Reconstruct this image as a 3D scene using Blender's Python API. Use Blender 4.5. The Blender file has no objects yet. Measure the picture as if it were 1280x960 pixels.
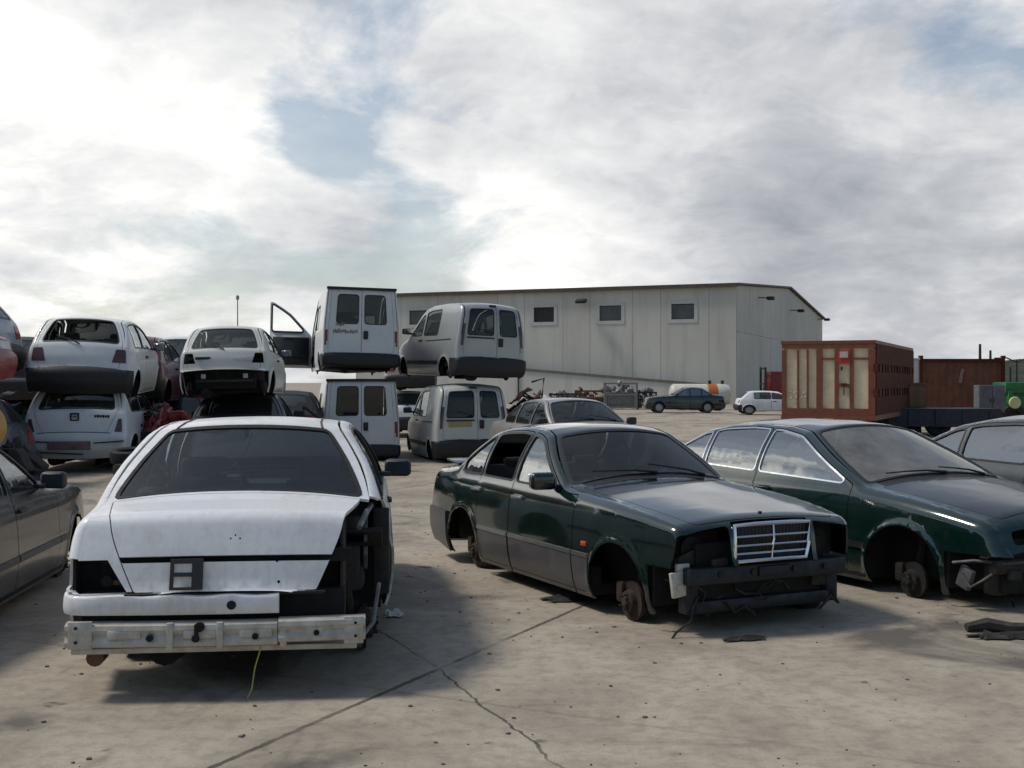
import bpy, bmesh, math, random
import numpy as np
from mathutils import Vector, Matrix
from mathutils.geometry import delaunay_2d_cdt
random.seed(7)
sc = bpy.context.scene
COL = sc.collection
R = math.radians
FOC, CAMZ, HY = 1475.0, 1.7, 478.0          # photograph: focal length in its own pixels, eye height, horizon row

def ground_at(px, py):
    d = CAMZ*FOC/(py-HY); return ((px-640)/FOC*d, d)
def x_at(px, d): return (px-640)/FOC*d
def z_at(py, d): return CAMZ-(py-HY)/FOC*d

# ------------------------------------------------------------------ materials
def nt(name):
    m = bpy.data.materials.new(name); m.use_nodes = True
    t = m.node_tree; t.nodes.clear()
    o = t.nodes.new('ShaderNodeOutputMaterial'); p = t.nodes.new('ShaderNodeBsdfPrincipled')
    t.links.new(p.outputs[0], o.inputs[0]); return m, t, p, o
def mixc(t, f, a, b):
    n = t.nodes.new('ShaderNodeMix'); n.data_type = 'RGBA'
    for k, v in ((0, f), (6, a), (7, b)):
        if hasattr(v, 'is_output'): t.links.new(v, n.inputs[k])
        else: n.inputs[k].default_value = v if k == 0 else (*v[:3], 1)
    return n.outputs[2]
def noise(t, scale, detail=6, rough=.6, vec=None, dist=0):
    n = t.nodes.new('ShaderNodeTexNoise'); n.inputs['Scale'].default_value = scale
    n.inputs['Detail'].default_value = detail; n.inputs['Roughness'].default_value = rough
    n.inputs['Distortion'].default_value = dist
    if vec is None:
        c = t.nodes.new('ShaderNodeTexCoord'); vec = c.outputs['Object']
    t.links.new(vec, n.inputs['Vector']); return n.outputs['Fac']
def ramp(t, f, a, b, lo=0., hi=1.):
    n = t.nodes.new('ShaderNodeMapRange'); n.clamp = True
    t.links.new(f, n.inputs[0])
    for i, v in enumerate((a, b, lo, hi)): n.inputs[i+1].default_value = v
    return n.outputs[0]
def math_(t, op, a, b=None, c=None):
    n = t.nodes.new('ShaderNodeMath'); n.operation = op
    for i, v in enumerate((a, b, c)):
        if v is None: continue
        if hasattr(v, 'is_output'): t.links.new(v, n.inputs[i])
        else: n.inputs[i].default_value = v
    return n.outputs[0]
def bump(t, p, h, s=.2, d=.01):
    b = t.nodes.new('ShaderNodeBump'); b.inputs['Strength'].default_value = s; b.inputs['Distance'].default_value = d
    t.links.new(h, b.inputs['Height']); t.links.new(b.outputs[0], p.inputs['Normal'])
def wcoord(t, sc_=(1, 1, 1)):
    c = t.nodes.new('ShaderNodeTexCoord'); m = t.nodes.new('ShaderNodeMapping')
    m.inputs['Scale'].default_value = sc_
    t.links.new(c.outputs['Object'], m.inputs[0]); return m.outputs[0]
MC = {}
def paint(name, col, metal=.0, rough=.35, coat=.6, dust=.25, dustcol=(.30, .27, .23), rust=0.):
    """car paint: flakes under lacquer, with road dust and wear in patches"""
    if name in MC: return MC[name]
    m, t, p, o = nt(name)
    big = ramp(t, noise(t, 1.7, 8, .65), .42, .72); fine = ramp(t, noise(t, 26, 5, .7), .42, .75)
    streak = ramp(t, noise(t, 9, 6, .6, wcoord(t, (2.2, 2.2, .35))), .48, .75)
    d = math_(t, 'MULTIPLY', math_(t, 'ADD', math_(t, 'MULTIPLY', big, .6), math_(t, 'ADD', math_(t, 'MULTIPLY', fine, .25), math_(t, 'MULTIPLY', streak, .35))), dust)
    c = mixc(t, d, col, dustcol)
    scr = ramp(t, noise(t, 3.5, 3, .6, wcoord(t, (.6, .6, 16)), .3), .70, .73, 0, .22); c = mixc(t, scr, c, tuple(.5*v+.09 for v in col))
    if rust:
        rr = ramp(t, noise(t, 5.5, 9, .75), .70-.1*rust, .74-.1*rust)
        c = mixc(t, rr, c, (.13, .055, .025))
    t.links.new(c, p.inputs['Base Color'])
    p.inputs['Metallic'].default_value = metal
    t.links.new(math_(t, 'ADD', math_(t, 'MULTIPLY', d, 1.0), rough), p.inputs['Roughness'])
    t.links.new(ramp(t, d, 0, .35, coat, coat*.25), p.inputs['Coat Weight'])
    p.inputs['Coat Roughness'].default_value = .06
    bump(t, p, math_(t, 'ADD', noise(t, 2.2, 3, .5), math_(t, 'MULTIPLY', noise(t, 7, 2, .4), .25)), .10, .03)
    MC[name] = m; return m
def plain(name, col, rough=.6, metal=0., var=.35, scale=14, bmp=0., col2=None, spec=.5):
    if name in MC: return MC[name]
    m, t, p, o = nt(name)
    n = ramp(t, noise(t, scale, 7, .65), .3, .7)
    c2 = col2 or tuple(v*(1-var) for v in col)
    t.links.new(mixc(t, n, col, c2), p.inputs['Base Color'])
    t.links.new(ramp(t, n, 0, 1, max(.02, rough-.08), min(1, rough+.12)), p.inputs['Roughness'])
    p.inputs['Metallic'].default_value = metal; p.inputs['Specular IOR Level'].default_value = spec
    if bmp: bump(t, p, noise(t, scale*2, 6, .7), bmp, .01)
    MC[name] = m; return m
def glassm(name, tint=(.74, .82, .79), ior=1.55, dirt=.06, dirtcol=(.42, .42, .39), wave=.03):
    """window glass: tinted see-through pane with Fresnel reflection and a film of dust"""
    if name in MC: return MC[name]
    m, t, p, o = nt(name); t.nodes.remove(p)
    tr = t.nodes.new('ShaderNodeBsdfTransparent'); tr.inputs[0].default_value = (*tint, 1)
    gl = t.nodes.new('ShaderNodeBsdfGlossy'); gl.inputs['Roughness'].default_value = .015
    gl.inputs['Color'].default_value = (.93, .97, .97, 1)
    df = t.nodes.new('ShaderNodeBsdfDiffuse'); df.inputs[0].default_value = (*dirtcol, 1)
    fr = t.nodes.new('ShaderNodeFresnel'); fr.inputs['IOR'].default_value = ior
    a = t.nodes.new('ShaderNodeMixShader'); b = t.nodes.new('ShaderNodeMixShader')
    t.links.new(ramp(t, noise(t, 3.1, 7, .7), .25, .8, dirt*.4, dirt*1.6), a.inputs[0])
    t.links.new(tr.outputs[0], a.inputs[1]); t.links.new(df.outputs[0], a.inputs[2])
    t.links.new(fr.outputs[0], b.inputs[0]); t.links.new(a.outputs[0], b.inputs[1]); t.links.new(gl.outputs[0], b.inputs[2])
    bn = t.nodes.new('ShaderNodeBump'); bn.inputs['Strength'].default_value = wave; bn.inputs['Distance'].default_value = .05
    t.links.new(noise(t, 2.5, 2, .5), bn.inputs['Height'])
    t.links.new(bn.outputs[0], gl.inputs['Normal']); t.links.new(bn.outputs[0], fr.inputs['Normal'])
    t.links.new(b.outputs[0], o.inputs[0]); MC[name] = m; return m

BLACK = plain('black_plastic', (.018, .018, .02), .55, 0, .4, 20)
RUBBER = plain('rubber', (.014, .014, .014), .75, 0, .3, 30)
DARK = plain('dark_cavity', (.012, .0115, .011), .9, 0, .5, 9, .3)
GRIMY = plain('grimy_metal', (.045, .04, .036), .7, .3, .6, 11, .4, (.02, .016, .013))
CHROME = plain('chrome', (.75, .76, .77), .14, 1., .12, 20)
STEEL = plain('bare_steel', (.42, .42, .40), .42, .8, .4, 12, .2)
RUST = plain('rust', (.16, .075, .04), .85, .1, .6, 12, .5, (.06, .03, .02))
SEATM = plain('seat_cloth', (.085, .084, .088), .95, 0, .3, 40, .2)
SEATG = plain('grey_seat_cloth', (.20, .19, .175), .95, 0, .3, 40, .2)
DASHM = plain('dash_plastic', (.05, .051, .053), .6, 0, .3, 30, .1)
REDLAMP = plain('red_lamp', (.22, .015, .015), .15, 0, .3, 8)
AMBER = plain('amber_lamp', (.55, .12, .01), .15, 0, .3, 8)
CLEARLAMP = plain('clear_lamp', (.45, .46, .46), .12, .3, .3, 8)
GLASS = glassm('car_glass')
GLASSD = glassm('dark_car_glass', (.50, .57, .56), 1.45, .035)
GLASSB = glassm('bluish_rear_glass', (.50, .62, .68), 1.5, .02, (.3, .34, .38))
GLASSDUST = glassm('dusty_car_glass', (.75, .8, .77), 1.5, .30, (.42, .40, .36))
GLASSREF = glassm('reflective_side_glass', (.6, .7, .68), 2.9, .05, wave=.14)

# ------------------------------------------------------------------ object helpers
def tag(o, label, cat, group=None):
    o['label'] = label; o['category'] = cat
    if group: o['group'] = group
    return o
def structure(o): o['kind'] = 'structure'; return o
def empty(name, loc=(0, 0, 0), rz=0):
    o = bpy.data.objects.new(name, None); o.empty_display_size = .2
    o.location = loc; o.rotation_euler = (0, 0, rz); COL.objects.link(o); return o
def link(name, bm, mat, parent=None, smooth=.65):
    me = bpy.data.meshes.new(name)
    bmesh.ops.recalc_face_normals(bm, faces=[]) if False else None
    bm.normal_update()
    if smooth:
        for f in bm.faces: f.smooth = True
        for e in bm.edges:
            if len(e.link_faces) == 2 and e.calc_face_angle(0) > smooth: e.smooth = False
    bm.to_mesh(me); bm.free()
    for m in (mat if isinstance(mat, (list, tuple)) else [mat]): me.materials.append(m)
    o = bpy.data.objects.new(name, me); COL.objects.link(o)
    if parent is not None: o.parent = parent
    return o
def box(bm, c, s, rot=None, bev=0., seg=2, mi=0):
    """bevelled box: centre, full size, optional rotation matrix"""
    r = bmesh.ops.create_cube(bm, size=1); vs = r['verts']
    bmesh.ops.scale(bm, vec=s, verts=vs)
    if bev:
        es = list({e for v in vs for e in v.link_edges})
        g = bmesh.ops.bevel(bm, geom=es, offset=min(bev, min(s)*.49), segments=seg, affect='EDGES', profile=.5)
        vs = list({v for f in g['faces'] for v in f.verts} | {v for v in vs if v.is_valid})
    vs = [v for v in vs if v.is_valid]
    if rot is not None: bmesh.ops.rotate(bm, cent=(0, 0, 0), matrix=rot, verts=vs)
    bmesh.ops.translate(bm, vec=c, verts=vs)
    if mi:
        for f in {f for v in vs for f in v.link_faces}: f.material_index = mi
    return vs
def cyl(bm, p0, p1, r0, r1=None, n=12, caps=True, mi=0):
    p0, p1 = Vector(p0), Vector(p1); r1 = r0 if r1 is None else r1
    d = p1-p0; q = d.to_track_quat('Z', 'Y').to_matrix()
    ra = [bm.verts.new(p0+q@Vector((r0*math.cos(a), r0*math.sin(a), 0))) for a in (2*math.pi*i/n for i in range(n))]
    rb = [bm.verts.new(p1+q@Vector((r1*math.cos(a), r1*math.sin(a), 0))) for a in (2*math.pi*i/n for i in range(n))]
    fs = [bm.faces.new((ra[i], ra[(i+1) % n], rb[(i+1) % n], rb[i])) for i in range(n)]
    if caps: fs.append(bm.faces.new(ra[::-1])); fs.append(bm.faces.new(rb))
    for f in fs: f.material_index = mi
    return ra+rb
def tube(bm, pts, r, n=8):
    pts = [Vector(p) for p in pts]; rings = []
    for i, p in enumerate(pts):
        d = (pts[min(i+1, len(pts)-1)]-pts[max(i-1, 0)]).normalized()
        q = d.to_track_quat('Z', 'Y').to_matrix(); rr = r[i] if isinstance(r, (list, tuple)) else r
        rings.append([bm.verts.new(p+q@Vector((rr*math.cos(2*math.pi*k/n), rr*math.sin(2*math.pi*k/n), 0))) for k in range(n)])
    for a, b in zip(rings, rings[1:]):
        for k in range(n): bm.faces.new((a[k], a[(k+1) % n], b[(k+1) % n], b[k]))
    bm.faces.new(rings[0][::-1]); bm.faces.new(rings[-1])
def lathe(bm, prof, c, axis, n=24, mi=0):
    """revolve (radius, height) pairs round axis at c"""
    q = Vector(axis).to_track_quat('Z', 'Y').to_matrix(); c = Vector(c); rings = []
    for r, h in prof:
        rings.append([bm.verts.new(c+q@Vector((r*math.cos(2*math.pi*k/n), r*math.sin(2*math.pi*k/n), h))) for k in range(n)])
    for a, b in zip(rings, rings[1:]):
        for k in range(n):
            f = bm.faces.new((a[k], a[(k+1) % n], b[(k+1) % n], b[k])); f.material_index = mi
    return rings
def quad(bm, *ps, mi=0):
    f = bm.faces.new([bm.verts.new(p) for p in ps]); f.material_index = mi; return f
def prism(bm, poly, y0, y1, plane='xz', mi=0):
    """extrude a 2D polygon given in xz (or xy / yz) between two values of the third axis"""
    def mk(p, h): return {'xz': (p[0], h, p[1]), 'xy': (p[0], p[1], h), 'yz': (h, p[0], p[1])}[plane]
    a = [bm.verts.new(mk(p, y0)) for p in poly]; b = [bm.verts.new(mk(p, y1)) for p in poly]; n = len(poly)
    fs = [bm.faces.new((a[i], a[(i+1) % n], b[(i+1) % n], b[i])) for i in range(n)]
    fs += [bm.faces.new(a[::-1]), bm.faces.new(b)]
    for f in fs: f.material_index = mi
    bmesh.ops.recalc_face_normals(bm, faces=fs)

# ------------------------------------------------------------------ 2D tools
def area(p): return .5*sum(p[i][0]*p[(i+1) % len(p)][1]-p[(i+1) % len(p)][0]*p[i][1] for i in range(len(p)))
def ccw(p): return list(p) if area(p) > 0 else list(p)[::-1]
def densify(p, d, closed=True):
    out = []; n = len(p)
    for i in range(n if closed else n-1):
        a, b = p[i], p[(i+1) % n]; L = math.hypot(b[0]-a[0], b[1]-a[1]); k = max(1, int(math.ceil(L/d)))
        out += [(a[0]+(b[0]-a[0])*j/k, a[1]+(b[1]-a[1])*j/k) for j in range(k)]
    if not closed: out.append(tuple(p[-1]))
    return out
def rounded(p, r, n=3, closed=True):
    out = []; N = len(p)
    for i in range(N):
        if not closed and i in (0, N-1): out.append(tuple(p[i])); continue
        a, b, c = p[i-1], p[i], p[(i+1) % N]
        la, lc = math.hypot(a[0]-b[0], a[1]-b[1]), math.hypot(c[0]-b[0], c[1]-b[1])
        if la < 1e-6 or lc < 1e-6: continue
        ra, rc_ = min(r, la*.45), min(r, lc*.45)
        s = (b[0]+(a[0]-b[0])/la*ra, b[1]+(a[1]-b[1])/la*ra); e = (b[0]+(c[0]-b[0])/lc*rc_, b[1]+(c[1]-b[1])/lc*rc_)
        for k in range(n+1):
            u = k/n; out.append(((1-u)**2*s[0]+2*u*(1-u)*b[0]+u*u*e[0], (1-u)**2*s[1]+2*u*(1-u)*b[1]+u*u*e[1]))
    return out
def offset(p, d):
    p = ccw(p); n = len(p); out = []
    for i in range(n):
        a, b, c = Vector(p[i-1]), Vector(p[i]), Vector(p[(i+1) % n])
        e1 = (b-a); e2 = (c-b)
        if e1.length < 1e-7 or e2.length < 1e-7: continue
        e1.normalize(); e2.normalize(); n1 = Vector((e1.y, -e1.x)); n2 = Vector((e2.y, -e2.x)); m = n1+n2
        if m.length < 1e-5: m = n1
        m.normalize(); q = b+m*(d/max(.45, m.dot(n1))); out.append((q.x, q.y))
    return out
def strip(line, w):
    L, Rr = [], []
    for i, p in enumerate(line):
        a, b = Vector(line[max(i-1, 0)]), Vector(line[min(i+1, len(line)-1)]); d = (b-a).normalized(); n = Vector((-d.y, d.x))*w*.5
        L.append((p[0]+n.x, p[1]+n.y)); Rr.append((p[0]-n.x, p[1]-n.y))
    return L+Rr[::-1]
def inside(P, poly):
    P = np.asarray(P); x, y = P[:, 0], P[:, 1]; poly = np.asarray(poly); r = np.zeros(len(P), bool)
    x0, y0 = poly[:, 0], poly[:, 1]; x1, y1 = np.roll(x0, -1), np.roll(y0, -1)
    for a, b, c, d in zip(x0, y0, x1, y1):
        if b == d: continue
        k = ((b > y) != (d > y)) & (x < (c-a)*(y-b)/(d-b)+a); r ^= k
    return r
def dist_poly(P, line, closed=False):
    P = np.asarray(P, float); A = np.asarray(line, float); B = np.roll(A, -1, 0)
    if not closed: A, B = A[:-1], B[:-1]
    D = B-A; L2 = (D**2).sum(1)+1e-12; best = np.full(len(P), 1e9)
    for i in range(0, len(P), 600):
        q = P[i:i+600, None, :]-A[None]; u = np.clip((q*D[None]).sum(2)/L2, 0, 1)
        best[i:i+600] = np.sqrt(((q-u[..., None]*D[None])**2).sum(2)).min(1)
    return best
def cdt(outer, cuts, pts, gap):
    """triangulate outer with the cut loops as constraints -> verts, {cut index or -1: tris}"""
    V, E, loops = [], [], [outer]+[c['poly'] for c in cuts]
    for lp in loops:
        b = len(V); n = len(lp); V += [Vector(p) for p in lp]; E += [(b+i, b+(i+1) % n) for i in range(n)]
    pts = np.asarray(pts, float); pts = pts[inside(pts, outer)]
    for lp in loops:
        if len(pts): pts = pts[dist_poly(pts, lp, True) > gap]
    V += [Vector(p) for p in pts]
    vs, es, fs, *_ = delaunay_2d_cdt(V, E, [], 0, 1e-5)
    vs = np.array([(v.x, v.y) for v in vs]); T = np.array([f for f in fs if len(f) == 3])
    C = vs[T].mean(1); g = np.full(len(T), -2); g[inside(C, outer)] = -1
    for i, c in enumerate(cuts): g[(g > -2) & inside(C, c['poly'])] = i
    return vs, {k: T[g == k] for k in set(g.tolist()) if k > -2}
# ------------------------------------------------------------------ vehicle bodies
class Body:
    """skin of a vehicle: two side panels mapped from the side view, and a ribbon that runs over nose, bonnet, screen, roof and tail"""
    def __init__(s, prof, W, ztab, xf, xr, Rw, zc, zb, r=.06, pf=(1.2, .10), pr=(-1.3, .08), sp=.065, rc=.04, flare=.014, rg=.28):
        s.W, s.xf, s.xr, s.Rw, s.zc, s.zb, s.r, s.pf, s.pr, s.sp, s.flare, s.rg = W, xf, xr, Rw, zc, zb, r, pf, pr, sp, flare, rg
        raw = [(p[0], p[1]) for p in prof]
        d = densify(rounded(raw, rc, 3, False), sp, False)
        s.pts = np.array(d); seg = np.hypot(*np.diff(s.pts, axis=0).T); s.s = np.concatenate([[0], np.cumsum(seg)])
        idx = [int(np.argmin(((s.pts-np.array(q))**2).sum(1))) for q in raw]
        s.S = {p[3]: s.s[i] for p, i in zip(prof, idx) if len(p) > 3}
        s.K = {p[3]: raw[k] for k, p in enumerate(prof) if len(p) > 3}
        cs = np.array([s.s[i] for i in idx]); s.crown = np.interp(s.s, cs, [p[2] for p in prof])
        T = np.gradient(s.pts, axis=0); T /= np.linalg.norm(T, axis=1)[:, None]+1e-9
        s.N = np.stack([T[:, 1], -T[:, 0]], 1)
        z = np.linspace(-.2, 2.6, 281); v = np.interp(z, [a for a, _ in ztab], [b for _, b in ztab])
        k = np.ones(5)/5; v = np.convolve(np.pad(v, 2, 'edge'), k, 'valid'); s.zt = (z, v)
        s.xmax, s.xmin = s.pts[:, 0].max(), s.pts[:, 0].min()
        up = [i for i in range(len(s.pts)) if s.S['cowl'] <= s.s[i] <= s.S['rw_b']+.05]
        s.env = s.pts[up]; s.envN = s.N[up]
        out = [tuple(p) for p in s.pts]; b = []
        b.append((xr-Rw-.02, zb+.02))
        for x in (xr, xf):
            a0 = math.asin(max(-1, min(1, (zc-zb)/Rw)))
            st, en = math.pi+a0, -a0
            b += [(x+Rw*math.cos(st+(en-st)*k/18), zc+Rw*math.sin(math.pi+a0+(-a0-math.pi-a0)*k/18)) for k in range(19)] if False else \
                 [(x-Rw*math.cos(t), zc+Rw*math.sin(t)) for t in (-a0+(math.pi+2*a0)*k/18 for k in range(19))]
            if x == xr: b += [(xr+Rw+.04, zb), (xf-Rw-.04, zb)]
        s.outline = out+densify(b, sp, False)[1:]
    def halfw(s, x, z):
        x = np.asarray(x, float); z = np.asarray(z, float)
        y = s.W/2-np.interp(z, *s.zt)
        if s.pf[1]: y = y-s.pf[1]*np.clip((x-s.pf[0])/(s.xmax-s.pf[0]), 0, 1)**2.2
        if s.pr[1]: y = y-s.pr[1]*np.clip((x-s.pr[0])/(s.xmin-s.pr[0]), 0, 1)**2.2
        for c in (s.xf, s.xr):
            d = np.hypot(x-c, z-s.zc)-s.Rw
            y = y+s.flare*np.exp(-(d/.035)**2)*(z > s.zc-.1)
        return y
    def rad(s, z):
        u = np.clip((np.asarray(z, float)-.95)/.25, 0, 1); return s.r*(1-s.rg*u*u*(3-2*u))
    def side(s, P, sg):
        P = np.asarray(P, float); y = s.halfw(P[:, 0], P[:, 1])
        rr = s.rad(P[:, 1]); d = dist_poly(P, s.pts); u = np.clip(1-d/rr, 0, 1)
        y = y-rr*(1-np.sqrt(np.maximum(0, 1-u*u)))
        return np.stack([P[:, 0], sg*y, P[:, 1]], 1)
    def side_n(s, P, sg):
        P = np.asarray(P, float); e = .006; x, z = P[:, 0], P[:, 1]
        nb = np.stack([-(s.halfw(x+e, z)-s.halfw(x-e, z))/(2*e), np.ones(len(P)), -(s.halfw(x, z+e)-s.halfw(x, z-e))/(2*e)], 1)
        nb /= np.linalg.norm(nb, axis=1)[:, None]; rr = s.rad(z); d = dist_poly(P, s.pts); u = np.clip(1-d/rr, 0, 1)[:, None]
        m = u[:, 0] > 0; n2 = np.zeros((len(P), 3))
        if m.any():
            q = P[m]; A, B = s.pts[:-1], s.pts[1:]; D = B-A; w = np.clip(((q[:, None]-A[None])*D[None]).sum(2)/((D**2).sum(1)+1e-12), 0, 1)
            dd = ((q[:, None]-A[None]-w[..., None]*D[None])**2).sum(2); k = dd.argmin(1); wk = w[np.arange(len(k)), k][:, None]
            n = s.N[k]*(1-wk)+s.N[k+1]*wk; n2[m, 0] = n[:, 0]; n2[m, 2] = n[:, 1]
        n = np.sqrt(np.maximum(0, 1-u*u))*nb+u*n2; n[:, 1] *= sg; return n/(np.linalg.norm(n, axis=1)[:, None]+1e-9)
    def rib_n(s, Q):
        Q = np.asarray(Q, float); e = .012; L = s.s[-1]; h = s.W/2
        a0 = np.stack([np.clip(Q[:, 0]-e, 0, L), Q[:, 1]], 1); a1 = np.stack([np.clip(Q[:, 0]+e, 0, L), Q[:, 1]], 1)
        b0 = np.stack([Q[:, 0], np.clip(Q[:, 1]-e, -h, h)], 1); b1 = np.stack([Q[:, 0], np.clip(Q[:, 1]+e, -h, h)], 1)
        n = np.cross(s.rib(b1)-s.rib(b0), s.rib(a1)-s.rib(a0)); return n/(np.linalg.norm(n, axis=1)[:, None]+1e-12)
    def rib(s, Q):
        Q = np.asarray(Q, float); a = np.clip(Q[:, 0], 0, s.s[-1]); v = Q[:, 1]/(s.W/2)
        x = np.interp(a, s.s, s.pts[:, 0]); z = np.interp(a, s.s, s.pts[:, 1])
        nx = np.interp(a, s.s, s.N[:, 0]); nz = np.interp(a, s.s, s.N[:, 1]); c = np.interp(a, s.s, s.crown)
        ye = np.interp(a, s.s, s.halfw(s.pts[:, 0], s.pts[:, 1])-s.r)
        h = c*(1-np.abs(v)**2.2)
        return np.stack([x+nx*h, v*ye, z+nz*h], 1)
    def sp3(s, x, z, sg): return Vector(s.side([(x, z)], sg)[0])
    def rp3(s, a, t): return Vector(s.rib([(a, t)])[0])
    def sz(s, z, rear=True):
        """arc length of the tail (or nose) profile at height z"""
        i = int(np.argmax(s.pts[:, 1]))
        if rear: zz = s.pts[i:, 1][::-1]; ss = s.s[i:][::-1]
        else: zz = s.pts[:i+1, 1]; ss = s.s[:i+1]
        m = np.maximum.accumulate(zz); return float(np.interp(z, m, ss))
    def roofcurve(s, off):
        e = s.env-s.envN*off; o = np.argsort(e[:, 0]); return e[o, 0], e[o, 1]
    def window(s, x1, x2, belt, off=.075, r=.035):
        """pane between x1 < x2, above belt(x), following the roof line"""
        ex, ez = s.roofcurve(off); X = np.linspace(x2, x1, max(3, int((x2-x1)/.04)+1)); Z = np.interp(X, ex, ez)
        k = [(x, z) for x, z in zip(X, Z) if z > belt(x)+.02]
        p = [(k[-1][0], belt(k[-1][0])), (k[0][0], belt(k[0][0]))]+k
        if x1 < k[-1][0]-.001 and False: pass
        return densify(rounded(ccw(p), r, 3), .06)
    def door(s, x1, x2, off=.04, arch=None, zlow=.07):
        ex, ez = s.roofcurve(off); X = np.linspace(x2, x1, int((x2-x1)/.05)+2); Z = np.interp(X, ex, ez)
        p = list(zip(X, Z))
        if arch == 'r':
            ra = s.Rw+.05
            cs = [(s.xr+ra*math.cos(R(a)), s.zc+ra*math.sin(R(a))) for a in (62, 48, 34, 20, 6, -8)]
            p += [(x1, s.zc+ra*.95+.06)]+[c for c in cs if c[0] > x1]
            p += [(cs[-1][0]+.01, s.zb+zlow)]
        else: p += [(x1, s.zb+zlow)]
        p += [(x2, s.zb+zlow)]
        return densify(rounded(ccw(p), .03, 2), .07)

CACHE = {}
def side_pieces(b, cuts, key):
    if key in CACHE: return CACHE[key]
    ol = b.outline; g = []
    xs = np.arange(b.xmin, b.xmax, b.sp*1.25); zs = np.arange(b.zb, b.pts[:, 1].max(), b.sp*1.25)
    for i, x in enumerate(xs):
        for z in zs: g.append((x+(.02 if i % 2 else 0), z))
    for f in (.1, .28, .55, 1.0):
        rr = b.rad(b.pts[:, 1])[:, None]*f; q = b.pts-b.N*rr; dd = dist_poly(q, b.pts); g = [tuple(p) for p, d, r_ in zip(q, dd, rr[:, 0]) if d > r_*.9]+g
    for c in (b.xf, b.xr):
        for dr in (.03, .07):
            g += [(c-(b.Rw+dr)*math.cos(t), b.zc+(b.Rw+dr)*math.sin(t)) for t in np.linspace(0, math.pi, 20)]
    # thin the scatter
    keep, cell = [], {}
    for p in g:
        k = (int(p[0]/.02), int(p[1]/.02))
        if k not in cell: cell[k] = 1; keep.append(p)
    CACHE[key] = cdt(ol, cuts, keep, .0045); return CACHE[key]
def rib_pieces(b, cuts, key):
    if key in CACHE: return CACHE[key]
    h = b.W/2; a = [(x, -h) for x in b.s]; tt = np.linspace(-h, h, 17 if b.sp < .09 else 11)
    ol = a+[(b.s[-1], t) for t in tt[1:-1]]+[(x, h) for x in b.s[::-1]]+[(0, t) for t in tt[::-1][1:-1]]
    g = [(x, t) for x in b.s[1:-1] for t in tt[1:-1]]
    CACHE[key] = cdt(ol, cuts, g, .012); return CACHE[key]

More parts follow.
